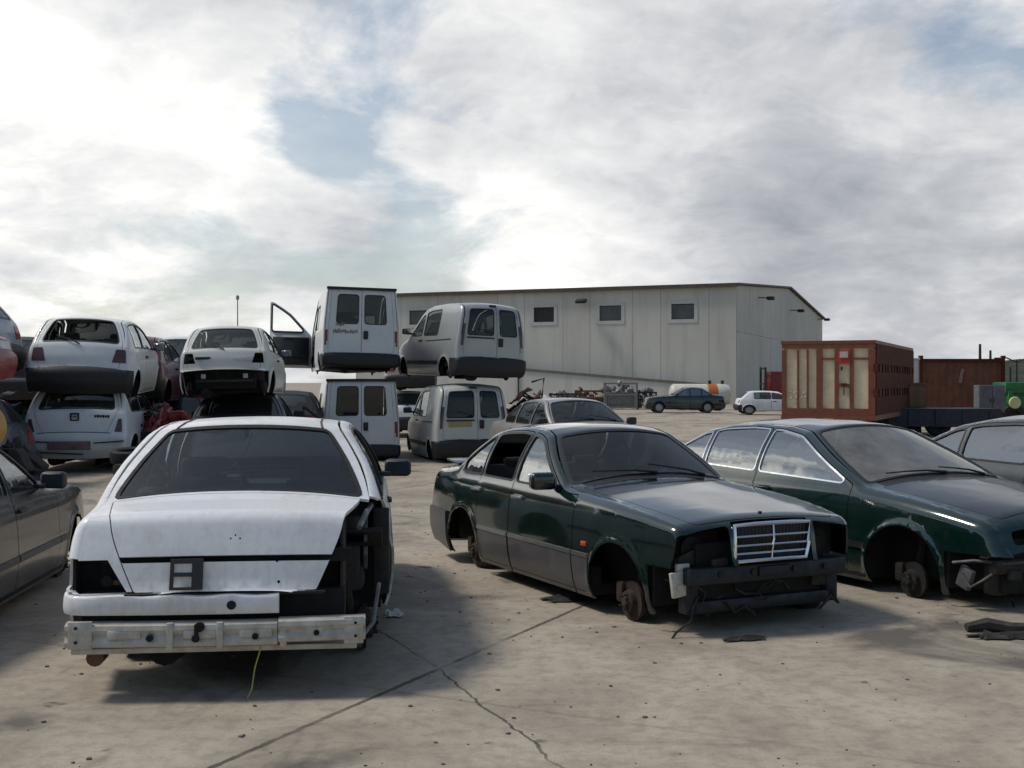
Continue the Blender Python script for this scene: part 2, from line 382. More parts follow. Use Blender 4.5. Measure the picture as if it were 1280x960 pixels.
def C(n, poly, mat=None, off=0., sol=.012, key=None, par=None, drop=False, label=None):
    return dict(n=n, poly=ccw(poly), mat=mat, off=off, sol=sol, key=key, par=par, drop=drop, label=label)
def gapped(n, poly, mat, gap=.006, **k):
    return [C('gap', offset(poly, gap), drop=True), C(n, poly, mat, **k)]
def paned(poly, glass, trim, w=.022, par=None, pane=True, toff=.004, key=None):
    """trim ring + pane; pane=False leaves the opening empty"""
    out = [C('window_trim', offset(poly, w), trim, toff, .012, par=par)]
    out.append(C('window', poly, glass, -.008, 0, par=par, key=key) if pane else C('hole', poly, drop=True))
    return out
def body_build(name, label, cat, b, loc, rz, pm, left, right, rib, ckey, group=None, tilt=(0, 0)):
    root = empty(name, loc); root.rotation_mode = 'XYZ'
    root.rotation_euler = (tilt[0], tilt[1], rz); tag(root, label, cat, group)
    acc = {}
    def put(c, i, sidek, V3, N3, T, flip):
        if c is None: key, d = 'shell', dict(n='body_shell', mat=pm, off=0, sol=.016, par=None, label=None)
        else:
            if c['drop']: return
            d = c; key = c['key'] or (c['n'], sidek, i)
            if c['key'] and c['key'].endswith('*'): key = c['key'][:-1]+sidek
        e = acc.setdefault(key, dict(d=d, V=[], N=[], F=[], ix={}, side=sidek))
        mp = {}
        for k in np.unique(T):
            q = tuple(np.round(V3[k], 4)); w = e['ix'].get(q)
            if w is None: w = e['ix'][q] = len(e['V']); e['V'].append(V3[k]); e['N'].append(N3[k].copy())
            else: e['N'][w] = e['N'][w]+N3[k]
            mp[int(k)] = w
        for f in T:
            g = [mp[int(k)] for k in (f[::-1] if flip else f)]
            if len(set(g)) == 3: e['F'].append(tuple(g))
    sides = (('L', 1, left), ('R', -1, right))
    for sk, sg, cuts in sides:
        vs, G = side_pieces(b, cuts, (ckey, 'S' if left is right else sk))
        V3 = b.side(vs, sg); N3 = b.side_n(vs, sg)
        for k, T in G.items(): put(cuts[k] if k >= 0 else None, k, sk, V3, N3, T, sg > 0)
    vs, G = rib_pieces(b, rib, (ckey, 'rib')); V3 = b.rib(vs); N3 = b.rib_n(vs)
    for k, T in G.items(): put(rib[k] if k >= 0 else None, k, 'C', V3, N3, T, True)
    parts = {}
    for key in sorted(acc, key=lambda k: 0 if acc[k]['d']['par'] is None else 1):
        e = acc[key]; d = e['d']; V = np.array(e['V']); N = np.array(e['N']); N /= np.linalg.norm(N, axis=1)[:, None]+1e-9
        if d['off']: V = V+N*d['off']
        F = e['F']; verts = [tuple(v) for v in V]; faces = list(F); ln = []
        fn = []
        for f in F:
            a, c_, g = V[f[0]], V[f[1]], V[f[2]]; q = np.cross(c_-a, g-a); q /= np.linalg.norm(q)+1e-12
            for k in f: ln.append(N[k] if N[k]@q > .35 else q)
        if d['sol']:
            ec = {}
            for f in F:
                for k in range(3):
                    a, c_ = f[k], f[(k+1) % 3]; ec[(a, c_)] = ec.get((a, c_), 0)+1
            th = d['sol']+max(0, d['off']); low = {}
            for (a, c_) in [q for q in ec if (q[1], q[0]) not in ec]:
                for k in (a, c_):
                    if k not in low: low[k] = len(verts); verts.append(tuple(V[k]-N[k]*th))
                faces.append((c_, a, low[a], low[c_])); q = np.cross(V[a]-V[c_], np.array(verts[low[a]])-V[c_]); q /= np.linalg.norm(q)+1e-12; ln += [q]*4
        me = bpy.data.meshes.new(d['n']); me.from_pydata(verts, [], faces); me.materials.append(d['mat'] or pm)
        me.polygons.foreach_set('use_smooth', [True]*len(faces))
        me.normals_split_custom_set([tuple(q) for q in ln])
        par = root
        if d['par']:
            pk = d['par'][:-1]+e['side'] if d['par'].endswith('*') else d['par']; par = parts.get(pk, root)
        o = bpy.data.objects.new(d['n'], me); COL.objects.link(o); o.parent = par; parts[key] = o
        if d.get('label'): o['label'] = d['label']
    return root, parts


# ------------------------------------------------------------------ fittings in car coordinates
SEATME = {}
def seat(parent, x, y, z=.30, mat=None, s=1., bench=0):
    mat = mat or SEATM; key = (mat.name, s, bench)
    if key not in SEATME:
        bm = bmesh.new(); w = bench or .50; rt = Matrix.Rotation(R(-16), 3, 'Y')
        box(bm, (0, 0, .10), (.52, w, .18), None, .06); box(bm, (-.34, 0, .42), (.14, w*.96, .62), rt, .055)
        for yy in ((-.36, .36) if bench else (0,)):
            if bench: box(bm, (-.40, yy, .73), (.08, .24, .10), rt, .03); continue
            box(bm, (-.46, yy, .80), (.09, .26, .17), rt, .04); cyl(bm, (-.43, yy-.06, .66), (-.45, yy-.06, .76), .008); cyl(bm, (-.43, yy+.06, .66), (-.45, yy+.06, .76), .008)
        o = link('rear_bench' if bench else 'seat', bm, mat); SEATME[key] = o.data; bpy.data.objects.remove(o)
    o = bpy.data.objects.new('rear_bench' if bench else 'seat', SEATME[key]); COL.objects.link(o)
    o.parent = parent; o.location = (x, y, z); o.scale = (s, s, s); return o
def interior(root, b, belt, mat=None, seatx=.0, rearx=-.85, wheel=True, z=.30, bench=True, dash=None):
    K = b.K; cx = K['cowl'][0]
    hw = float(b.halfw([0], [belt-.1])[0])
    bm = bmesh.new(); box(bm, (cx-.22, 0, belt-.10), (.42, hw*2-.16, .20), None, .06); box(bm, (cx-.30, 0, belt-.30), (.30, hw*2-.2, .3), None, .04)
    box(bm, (cx-.42, hw*.48, belt-.0), (.22, .40, .10), None, .04)
    link('dashboard', bm, dash or DASHM, root)
    for y in (hw*.46, -hw*.46): seat(root, seatx, y, z, mat)
    if bench: seat(root, rearx, 0, z+.02, mat, 1., hw*2-.30)
    if wheel:
        bm = bmesh.new(); c = Vector((cx-.60, hw*.47, belt+.02)); ax = Vector((-.92, 0, .42)).normalized()
        q = ax.to_track_quat('Z', 'Y').to_matrix(); ring = [c+q@Vector((.185*math.cos(a), .185*math.sin(a), 0)) for a in np.linspace(0, 2*math.pi, 25)]
        tube(bm, ring, .017, 7)
        for a in (0, 2.1, 4.2): tube(bm, [c, c+q@Vector((.18*math.cos(a), .18*math.sin(a), 0))], .016, 6)
        box(bm, c, (.05, .15, .12), None, .02); tube(bm, [c, c-ax*.25], .03, 8)
        link('steering_wheel', bm, BLACK, root)
def underbody(root, b, belt, rear_open=False, mat=None, front_core=True):
    """dark floor, bulkheads, inner wings and sills that close the body off behind gaps and arches"""
    bm = bmesh.new(); W2 = float(b.halfw([0], [.5])[0]); K = b.K; zb = b.zb; cx = K['cowl'][0]
    box(bm, ((b.xf+b.xr)/2, 0, zb+.05), (b.xf-b.xr-2*b.Rw-.1, W2*2-.14, .08))
    nf = b.xmax-.16
    wi = W2-.32; wf = float(b.halfw([nf], [.5])[0])-.14; wi = min(wi, wf) if wf < wi else wi
    hz = K['hood_f'][1]
    if front_core:
        box(bm, ((b.xf+b.Rw*.2+nf)/2, 0, (zb+.05+hz-.13)/2), (nf-b.xf-b.Rw*.2, wi*2, hz-.13-zb-.05), None, .02)
        box(bm, ((b.xf-b.Rw+cx)/2+.2, 0, (zb+hz)/2), (abs(cx-b.xf+b.Rw)+.6, wi*2, hz-zb-.1), None, .02)
        for sg in (1, -1):
            xa = b.xf+b.Rw+.015
            yo = float(b.halfw([xa], [.5])[0])-.05; box(bm, (xa+.012, sg*(yo+wi)/2, (zb+.06+hz-.1)/2), (.02, yo-wi, hz-.16-zb))
    box(bm, (cx-.06, 0, (zb+belt-.06)/2), (.04, W2*2-.14, belt-.12-zb))
    for sg in (1, -1):
        box(bm, ((b.xf+b.xr)/2, sg*(W2-.085), zb+.13), (b.xf-b.xr-2*b.Rw-.06, .10, .20), None, .01)
        box(bm, ((cx-.1+b.xr+b.Rw)/2, sg*(W2-.12), (zb+belt-.08)/2), (cx-.1-b.xr-b.Rw, .025, belt-.10-zb))
        box(bm, (b.xf, sg*(wi+.06), hz-.13), (b.Rw*2+.06, W2-wi-.16, .02))
        box(bm, (b.xr, sg*(wi+.08), b.zc+b.Rw+.06), (b.Rw*2+.06, W2-wi-.12, .02))
    xt = b.xmin+.26; rz_ = K['rw_b'][1]-.19
    if 'van' not in K:
        box(bm, ((xt+b.xr+.28)/2, 0, (zb+.08+rz_)/2), (b.xr+.28-xt, wi*2+.06, rz_-zb-.08), None, .02)
        box(bm, (K['rw_b'][0]+.34, 0, rz_+.09), (.60, W2*2-.34, .02))
        box(bm, (b.xr+.30, 0, (zb+rz_)/2), (.03, W2*2-.14, rz_-zb))
    else:
        box(bm, ((xt+b.xr+b.Rw)/2, 0, zb+.30), (b.xr+b.Rw-xt, wi*2, .46), None, .02)
        for sg in (1, -1): box(bm, (b.xr, sg*(wi+.04), b.zc+.22), (b.Rw*2.2, .03, .40))
    for x in (b.xr, b.xf): tube(bm, [(x, -W2+.2, b.zc-.02), (x-.03, 0, b.zc-.06), (x, W2-.2, b.zc-.02)], .045, 8)
    tube(bm, [(b.xr+.9, .18, zb-.02), (b.xr-.2, .22, zb-.01), (b.xmin+.25, .38, zb)], .03, 8); cyl(bm, (b.xmin+.55, .30, zb+.01), (b.xmin+.2, .34, zb+.01), .09, None, 12)
    return link('underbody', bm, mat or DARK, root)
def disc(root, b, x, sg, zc=None, mat=None):
    W2 = float(b.halfw([0], [.5])[0]); zc = b.zc if zc is None else zc; bm = bmesh.new()
    c = (x, sg*(W2-.17), zc)
    lathe(bm, [(.001, -.05), (.08, -.05), (.08, -.012), (.142, -.012), (.142, .012), (.085, .012), (.075, .05), (.035, .055), (.03, .075), (.001, .075)], c, (0, sg, 0), 26)
    for k in range(5):
        a = 2*math.pi*k/5; cyl(bm, (x+.052*math.cos(a), sg*(W2-.12), zc+.052*math.sin(a)), (x+.052*math.cos(a), sg*(W2-.085), zc+.052*math.sin(a)), .007, None, 6)
    box(bm, (x-.12, sg*(W2-.17), zc+.05), (.09, .09, .15), None, .02)
    tube(bm, [(x, sg*(W2-.2), zc), (x, sg*(W2-.45), zc+.03)], .03, 8)
    tube(bm, [(x-.03, sg*(W2-.24), zc+.02), (x-.02, sg*(W2-.32), zc+.42)], .035, 8)
    return link('brake_disc', bm, mat or plain('dark_rust', (.055, .036, .027), .85, .2, .6, 14, .4, (.025, .017, .014)), root)
def wheel(root, b, x, sg, zc=None, rad=.30, w=.19, rimmat=None, flat=0.):
    W2 = float(b.halfw([0], [.5])[0]); zc = b.zc if zc is None else zc
    e = bpy.data.objects.new('wheel', None); COL.objects.link(e); e.parent = root; e.location = (x, sg*(W2-.02-w/2), zc)
    bm = bmesh.new(); h = w/2; rr = rad*.66
    lathe(bm, [(rr, -h*.8), (rr+.02, -h), (rad*.93, -h*.98), (rad*.985, -h*.8), (rad, -h*.4), (rad, h*.4), (rad*.985, h*.8), (rad*.93, h*.98), (rr+.02, h), (rr, h*.8)], (0, 0, 0), (0, sg, 0), 28)
    link('tyre', bm, RUBBER, e)
    bm = bmesh.new()
    lathe(bm, [(rr, -h*.8), (rr, h*.75), (rr-.015, h*.78), (rr-.03, h*.45), (rr*.45, h*.55), (rr*.4, h*.72), (.001, h*.72)], (0, 0, 0), (0, sg, 0), 28)
    for k in range(8):
        a = 2*math.pi*k/8; c = Vector((rr*.68*math.cos(a), sg*h*.53, rr*.68*math.sin(a))); cyl(bm, c, c+Vector((0, sg*.012, 0)), .018, None, 8)
    link('rim', bm, rimmat or STEEL, e); return e
def mirror(root, b, x, z, sg, mat, glass=None):
    p = b.sp3(x, z, sg); bm = bmesh.new()
    box(bm, p+Vector((.0, sg*.03, -.01)), (.09, .10, .04), None, .015)
    box(bm, p+Vector((.02, sg*.125, .035)), (.10, .20, .135), Matrix.Rotation(R(sg*10), 3, 'Z'), .035, 3)
    e = link('wing_mirror', bm, mat, root)
    bm = bmesh.new(); box(bm, p+Vector((-.032, sg*.125, .035)), (.008, .17, .105), Matrix.Rotation(R(sg*10), 3, 'Z'), .003, 1)
    g = link('mirror_glass', bm, glass or CHROME, e); return e
def handle(root, b, x, z, sg, mat=None):
    p = b.sp3(x, z, sg); bm = bmesh.new()
    box(bm, p+Vector((0, sg*.018, 0)), (.19, .022, .028), None, .009); 
    for dx in (-.075, .075): box(bm, p+Vector((dx, sg*.004, 0)), (.03, .03, .03), None, .008)
    box(bm, p+Vector((0, -sg*.002, -.004)), (.15, .008, .055), None, .003)
    return link('door_handle', bm, mat or BLACK, root)
def wiper(root, b, t0, t1, s0, s1, n='wiper'):
    bm = bmesh.new(); q = [b.rp3(s0+(s1-s0)*u, t0+(t1-t0)*u) for u in (0, .35, .7, 1)]
    nrm = Vector((.02, 0, .022)) if s0 < b.S['rw_t'] else Vector((-.03, 0, .012))
    tube(bm, [q[0]+nrm*.4]+[p+nrm for p in q[1:]], [.012, .009, .007, .006], 6)
    return link(n, bm, BLACK, root)
# ------------------------------------------------------------------ body shapes
ZT_SEDAN = [(0, .075), (.2, .06), (.30, .022), (.42, .004), (.55, 0), (.70, .008), (.80, .018), (.88, .034), (.93, .055), (.97, .070), (1.02, .086), (1.1, .114), (1.2, .162), (1.3, .226), (1.42, .315), (1.6, .45)]
def green_shape(hs=.075):
    return Body([(2.14, .23, .07), (2.19, .36, .09), (2.19, .50, .09), (2.17, .55, .06, 'bump'), (2.15, .60, .06), (2.125, .775, .06, 'nose'), (2.07, .83, .05, 'hood_f'),
        (1.75, .88, .04), (1.35, .925, .045), (.74, .968, .06, 'cowl'), (.60, .985, .085, 'ws_b'), (.02, 1.35, .06, 'ws_t'), (-.14, 1.39, .04), (-.45, 1.408, .03),
        (-.78, 1.39, .035), (-1.0, 1.345, .05, 'rw_t'), (-1.50, 1.02, .06, 'rw_b'), (-1.68, .995, .04), (-2.06, .965, .04, 'deck'), (-2.14, .90, .06), (-2.19, .68, .07, 'lid_b'),
        (-2.215, .60, .07, 'rb'), (-2.235, .54, .08), (-2.235, .38, .08), (-2.15, .24, .07)],
        1.72, ZT_SEDAN, 1.465, -1.225, .345, .31, .20, pf=(1.0, .13), pr=(-1.2, .10), sp=hs)
def white_shape():
    return Body([(2.28, .25, .07), (2.33, .38, .09), (2.33, .52, .09), (2.27, .56, .08, 'bump'), (2.22, .62, .08), (2.18, .80, .08, 'nose'), (2.12, .84, .07, 'hood_f'),
        (1.6, .90, .05), (.97, .95, .05, 'cowl'), (.84, .968, .06, 'ws_b'), (.15, 1.37, .06, 'ws_t'), (-.15, 1.415, .035), (-.55, 1.43, .03), (-.9, 1.415, .035),
        (-1.10, 1.385, .045, 'rw_t'), (-1.70, 1.0, .06, 'rw_b'), (-1.85, .985, .035), (-2.165, .960, .03, 'deck'), (-2.195, .925, .035), (-2.255, .745, .04, 'grip'), (-2.295, .568, .04, 'lid_b'),
        (-2.30, .553, .05, 'rb'), (-2.345, .545, .05), (-2.35, .46, .05), (-2.33, .445, .05, 'val_b'), (-2.31, .28, .05)],
        1.74, [(a, b*.93) for a, b in ZT_SEDAN], 1.53, -1.27, .35, .31, .22, r=.055, pf=(1.1, .13), pr=(-1.3, .06), rc=.02, sp=.048)
def big_shape(hs=.075):
    return Body([(2.40, .23, .08), (2.46, .36, .12), (2.46, .52, .12), (2.42, .57, .11, 'bump'), (2.37, .62, .11), (2.33, .73, .11, 'nose'), (2.24, .785, .10, 'hood_f'),
        (1.9, .855, .07), (1.5, .915, .065), (1.20, .948, .065, 'cowl'), (1.06, .966, .08, 'ws_b'), (.16, 1.375, .07, 'ws_t'), (-.15, 1.418, .045), (-.6, 1.43, .04),
        (-1.0, 1.405, .045), (-1.32, 1.345, .05, 'rw_t'), (-1.92, 1.06, .06, 'rw_b'), (-2.08, 1.03, .04), (-2.36, .995, .04, 'deck'), (-2.44, .92, .06), (-2.47, .70, .08, 'lid_b'),
        (-2.49, .62, .08, 'rb'), (-2.51, .56, .09), (-2.50, .38, .09), (-2.40, .24, .07)],
        1.88, ZT_SEDAN, 1.565, -1.315, .365, .33, .20, r=.085, pf=(.9, .20), pr=(-1.3, .12), flare=.02, sp=hs)
def hatch_shape(sp=.09, kind=0):
    # 0 rounded supermini, 1 angular one with a slanted tailgate
    tail = [(-1.36, 1.325, .05, 'rw_t'), (-1.64, .99, .06, 'rw_b'), (-1.68, .94, .06), (-1.73, .78, .07), (-1.76, .60, .07, 'lid_b'), (-1.79, .57, .07, 'rb'), (-1.83, .53, .07), (-1.83, .38, .07), (-1.76, .25, .06)]
    if kind: tail = [(-1.30, 1.31, .04, 'rw_t'), (-1.62, .97, .04, 'rw_b'), (-1.68, .93, .04), (-1.72, .80, .05), (-1.75, .62, .05, 'lid_b'), (-1.78, .58, .05, 'rb'), (-1.82, .55, .05), (-1.82, .40, .05), (-1.74, .27, .05)]
    return Body([(1.76, .23, .07), (1.80, .36, .09), (1.80, .50, .09), (1.76, .55, .08, 'bump'), (1.73, .60, .07), (1.70, .72, .07, 'nose'), (1.62, .765, .06, 'hood_f'),
        (1.3, .845, .05), (.95, .90, .05, 'cowl'), (.84, .915, .06, 'ws_b'), (.12, 1.30, .06, 'ws_t'), (-.2, 1.36, .04), (-.6, 1.38, .035), (-1.05, 1.365, .04)]+tail,
        1.62, [(a, b*.85) for a, b in ZT_SEDAN], 1.17, -1.28, .31, .29, .20, r=.06, pf=(.9, .11), pr=(-1.0, .07), sp=sp)
def kangoo_shape(sp=.08):
    return Body([(1.90, .23, .08), (1.96, .36, .11), (1.97, .50, .11), (1.93, .60, .10, 'bump'), (1.88, .66, .10), (1.82, .82, .10, 'nose'), (1.70, .90, .09, 'hood_f'),
        (1.45, .97, .07), (1.18, 1.03, .06, 'cowl'), (1.08, 1.05, .08, 'ws_b'), (.42, 1.58, .07, 'ws_t'), (.20, 1.69, .05), (-.2, 1.76, .04), (-1.0, 1.78, .04), (-1.6, 1.76, .04),
        (-1.84, 1.70, .05, 'rw_t'), (-1.92, 1.56, .05), (-1.96, 1.05, .05, 'rw_b'), (-1.98, .62, .05, 'lid_b'), (-1.985, .60, .05, 'rb'), (-2.02, .56, .05), (-2.02, .35, .05), (-1.96, .25, .05, 'van')],
        1.66, [(0, .07), (.2, .05), (.35, .01), (.55, 0), (.9, .012), (1.05, .03), (1.2, .055), (1.7, .14), (1.9, .18)], 1.28, -1.32, .32, .30, .20, r=.08, pf=(.8, .12), pr=(-1.7, .03), sp=sp, rc=.06)
def boxvan_shape(sp=.09):
    return Body([(1.90, .27, .07), (1.95, .40, .08), (1.95, .55, .08), (1.90, .62, .08, 'bump'), (1.86, .66, .07), (1.80, .86, .07, 'nose'), (1.70, .92, .06, 'hood_f'),
        (1.4, .99, .05), (1.16, 1.03, .05, 'cowl'), (1.06, 1.06, .06, 'ws_b'), (.55, 1.60, .05, 'ws_t'), (.38, 1.72, .05), (.12, 1.88, .035), (-.2, 1.93, .03), (-1.0, 1.95, .03), (-1.88, 1.95, .03, 'rt'),
        (-1.96, 1.93, .02, 'rw_t'), (-1.985, 1.86, .015), (-2.0, 1.10, .015, 'rw_b'), (-2.01, .56, .015, 'lid_b'), (-2.015, .54, .015, 'rb'), (-2.07, .50, .02), (-2.07, .32, .02), (-1.99, .28, .02, 'van')],
        1.66, [(0, .05), (.25, .04), (.4, .005), (.55, 0), (1.0, .006), (1.2, .02), (1.95, .085), (2.1, .10)], 1.22, -1.25, .31, .30, .22, r=.045, pf=(.8, .11), pr=(-2.5, 0), sp=sp, rc=.03)

def rect(s0, s1, t0, t1, r=.03, d=.06): return densify(rounded(ccw([(s0, t0), (s1, t0), (s1, t1), (s0, t1)]), r, 3), d)
def trap(pts, r=.02, d=.06): return densify(rounded(ccw(pts), r, 3), d)
def screens(b, ws, rw, trim, wsk=True, rwk=True, wt=None):
    """windscreen and rear window with their rubber"""
    S = b.S; h = b.W/2; o = []
    for k, (a, c, g, on) in {'w': (S['ws_b']+.015, S['ws_t']-.025, ws, wsk), 'r': (S['rw_t']+.025, S['rw_b']-.02, rw, rwk)}.items():
        up = (.80, .86) if k == 'w' else (.86, .82)
        t_a, t_c = (h*.885, h*.80) if k == 'w' else (h*.80, h*.875)
        t_a, t_c = (h*.95, h*.93) if k == 'w' else (h*.90, h*.92)
        p = trap([(a, -t_a), (c, -t_c), (c, t_c), (a, t_a)], .06)
        n = 'windscreen' if k == 'w' else 'rear_window'
        o.append(C(n+'_trim', offset(p, .025), trim, .003, .012))
        if on: o.append(C(n, offset(p, -.005), g, -.004, 0, key=n))
        else: o.append(C('hole', offset(p, -.005), drop=True))
    return o
def saloon(b, belt, pm, trim, glass, xA, xB, xC, xD, open_win=(), quarter=True, moulding=None, mz=(.49, .525), clad=None, strip_z=None, off=.062, tw=.018, xdoor=None):
    """doors, panes and mouldings of a four-door side: xA front edge, xB middle pillar, xC rear edge of the rear door, xD quarter tip"""
    o = []; xE = xdoor or xA+.10
    o += [C('gap', offset(b.door(xB+.01, xE, .035), .007), drop=True), C('door', b.door(xB+.01, xE, .035), pm, 0, .02, key='fd*')]
    o += [C('gap', offset(b.door(xC-.06, xB-.012, .035, 'r'), .007), drop=True), C('door', b.door(xC-.06, xB-.012, .035, 'r'), pm, 0, .02, key='rd*')]
    if clad: 
        for x1, x2 in ((b.xr+b.Rw+.02, xB-.016), (xB+.014, xE-.005), (xE+.013, b.xf-b.Rw-.005)):
            o.append(C('sill_cladding', densify([(x1, b.zb+.005), (x2, b.zb+.005), (x2, mz[0]), (x1, mz[0])], .07), clad, .007, .012))
    if moulding:
        for x1, x2 in ((b.xr+b.Rw+.01, xB-.016), (xB+.014, xE-.005), (xE+.013, b.xf-b.Rw-.005)):
            o.append(C('side_moulding', densify([(x1, mz[0]), (x2, mz[0]), (x2, mz[1]), (x1, mz[1])], .07), moulding, .012, .012))
    panes = [('f', b.window(xB+.035, xA, belt, off), 'fd*'), ('r', b.window(xC, xB-.04, belt, off), 'rd*')]
    if quarter: panes.append(('q', b.window(xD, xC-.07, belt, off), None))
    for k, p, par in panes: o += paned(p, glass, trim, tw, par, k not in open_win)
    return o
def nose_tail(b, pm, trim, ws, rw, bonnet=None, lamps=(CLEARLAMP, REDLAMP), bumper=BLACK, front_bumper=True, rear_bumper=True, lamp_t=(.40, .78), wsk=True, rwk=True, grille=BLACK, taillid=.60, front=True):
    S = b.S; h = b.W/2; o = []
    o += gapped('bonnet', trap([(S['hood_f'], -h*.88), (S['cowl'], -h*.93), (S['cowl'], h*.93), (S['hood_f'], h*.88)], .05), bonnet or pm, .006, sol=.02)
    o.append(C('scuttle', rect(S['cowl']+.008, S['ws_b']+.01, -h*.88, h*.88, .02), BLACK, -.006, .012))
    o += screens(b, ws, rw, trim, wsk, rwk)
    lt = h*.86
    o += gapped('boot_lid', trap([(S['rw_b']+.05, -h*.88), (S['deck'], -h*.86), (S['lid_b'], -h*taillid), (S['lid_b'], h*taillid), (S['deck'], h*.86), (S['rw_b']+.05, h*.88)], .03), pm, .006, sol=.02)
    for sg in (1, -1):
        a, c = S['lid_b']-.20, S['lid_b']-.01
        p = trap([(a, sg*h*.80), (a, sg*h*.99), (c, sg*h*.99), (c, sg*h*(taillid+.02))], .015)
        o.append(C('tail_light', p, lamps[1], .008, .02) if lamps[1] else C('hole', p, drop=True))
        p = trap([(S['bump']+.03, sg*lamp_t[0]), (S['nose']+.0, sg*lamp_t[0]*1.02), (S['nose']-.01, sg*lamp_t[1]), (S['bump']+.06, sg*lamp_t[1])], .03)
        o.append(C('headlight', p, lamps[0], .004, .02) if lamps[0] else C('hole', p, drop=True))
    if grille: o.append(C('grille', trap([(S['bump']+.03, -.33), (S['nose'], -.35), (S['nose'], .35), (S['bump']+.03, .33)], .02), grille, .004, .02))
    fb = [(-.01, -h-.02), (S['bump'], -h-.02), (S['bump'], h+.02), (-.01, h+.02)]
    o.append(C('front_bumper', densify(fb, .08), bumper, .02, .02, key='fb') if front_bumper else C('hole', densify(fb, .08), drop=True))
    rb = [(S['rb'], -h-.02), (b.s[-1]+.02, -h-.02), (b.s[-1]+.02, h+.02), (S['rb'], h+.02)]
    o.append(C('rear_bumper', densify(rb, .08), bumper, .02, .02, key='rb') if rear_bumper else C('hole', densify(rb, .08), drop=True))
    return o
def bumper_ends(b, bumper, front=True, rear=True, zt=.545, ztr=.58, zl=.19):
    xf = b.xf+b.Rw+.03; xr = b.xr-b.Rw-.03; o = []
    f = densify([(xf, zl), (b.xmax+.1, zl), (b.xmax+.1, zt), (xf, zt)], .07); r = densify([(b.xmin-.1, zl), (xr, zl), (xr, ztr), (b.xmin-.1, ztr)], .07)
    o.append(C('front_bumper', f, bumper, .02, .02, key='fb') if front else C('hole', f, drop=True))
    o.append(C('rear_bumper', r, bumper, .02, .02, key='rb') if rear else C('hole', r, drop=True))
    return o
# ------------------------------------------------------------------ the vehicles
def head(dx, dy): return math.atan2(dy, dx)
def by_wheel(b, P, rz, sg=-1, x=None):
    d = Vector((math.cos(rz), math.sin(rz))); l = Vector((-d.y, d.x))
    c = Vector(P)-d*(b.xf if x is None else x)-l*(sg*b.W/2); return (c.x, c.y, 0)
def by_rear(b, P, rz):
    d = Vector((math.cos(rz), math.sin(rz))); c = Vector(P)-d*b.xmin; return (c.x, c.y, 0)
def zup(p, z): return (p[0], p[1], z)

GREEN = paint('dark_green_paint', (.002, .015, .011), .3, .12, 1., .06)
GREENDK = paint('sky_tinted_green_paint', (.003, .008, .012), .2, .14, 1., .07)  # bonnet green with the blue of reflected sky put into its colour
CLAD = paint('plum_grey_cladding', (.055, .055, .062), .2, .4, .3, .3)
GREEN2 = paint('deep_green_paint', (.0015, .018, .014), .3, .11, 1., .05)
INK = paint('ink_green_bonnet', (.006, .011, .015), .1, .3, .5, .10)
WHITE = paint('white_paint', (.72, .73, .74), 0, .34, .5, .8, (.36, .325, .27), rust=.25)
EDGEGREY = paint('grey_green_paint', (.07, .078, .075), .4, .28, .8, .2)
WHITE2 = paint('old_white_paint', (.66, .67, .66), 0, .4, .35, .30, rust=.3)
WHITE3 = paint('chalky_white_paint', (.58, .60, .58), 0, .5, .15, .35, rust=.4)
CREAM = paint('grey_white_paint', (.52, .53, .49), 0, .42, .3, .34, rust=.3)
SILVER = paint('silver_paint', (.36, .37, .36), .45, .34, .5, .25)
GREYDK = paint('charcoal_paint', (.026, .027, .032), .4, .26, .8, .14)
SILVERB = paint('bluish_silver_paint', (.26, .29, .36), .4, .34, .5, .25)
GREYB = paint('warm_grey_paint', (.30, .29, .28), .4, .34, .5, .25)
RED = paint('dull_red_paint', (.23, .012, .012), 0, .35, .5, .25, rust=.3)
MAROON = paint('maroon_paint', (.10, .010, .016), .1, .35, .5, .25)
BLUEDK = paint('dark_blue_paint', (.02, .03, .05), .2, .35, .5, .3)
MUSTARD = paint('mustard_paint', (.45, .24, .03), 0, .45, .3, .3)

def clutter(root, b, belt, seed, mat=None, n=10, x0=None, x1=None):
    """torn loom, brackets and struts left hanging in an opened nose"""
    rn = random.Random(seed); bm = bmesh.new(); W2 = b.W/2-.25
    x0 = b.xmax-.22 if x0 is None else x0; x1 = b.xmax-.06 if x1 is None else x1
    for k in range(n):
        y = rn.uniform(-W2, W2); z = rn.uniform(b.zb+.1, .6); x = rn.uniform(x0, x1)
        p = Vector((x, y, z)); pts = [p]
        for j in range(4): pts.append(pts[-1]+Vector((rn.uniform(-.03, .03), rn.uniform(-.12, .12), rn.uniform(-.10, .06))))
        tube(bm, pts, rn.uniform(.006, .012), 5)
    for k in range(n//2):
        box(bm, (rn.uniform(x0, x1), rn.uniform(-W2, W2), rn.uniform(b.zb+.1, .6)), (rn.uniform(.02, .06), rn.uniform(.05, .18), rn.uniform(.03, .12)), Matrix.Rotation(rn.uniform(-.4, .4), 3, 'X'), .006)
    return link('loose_wiring', bm, mat or GRIMY, root)

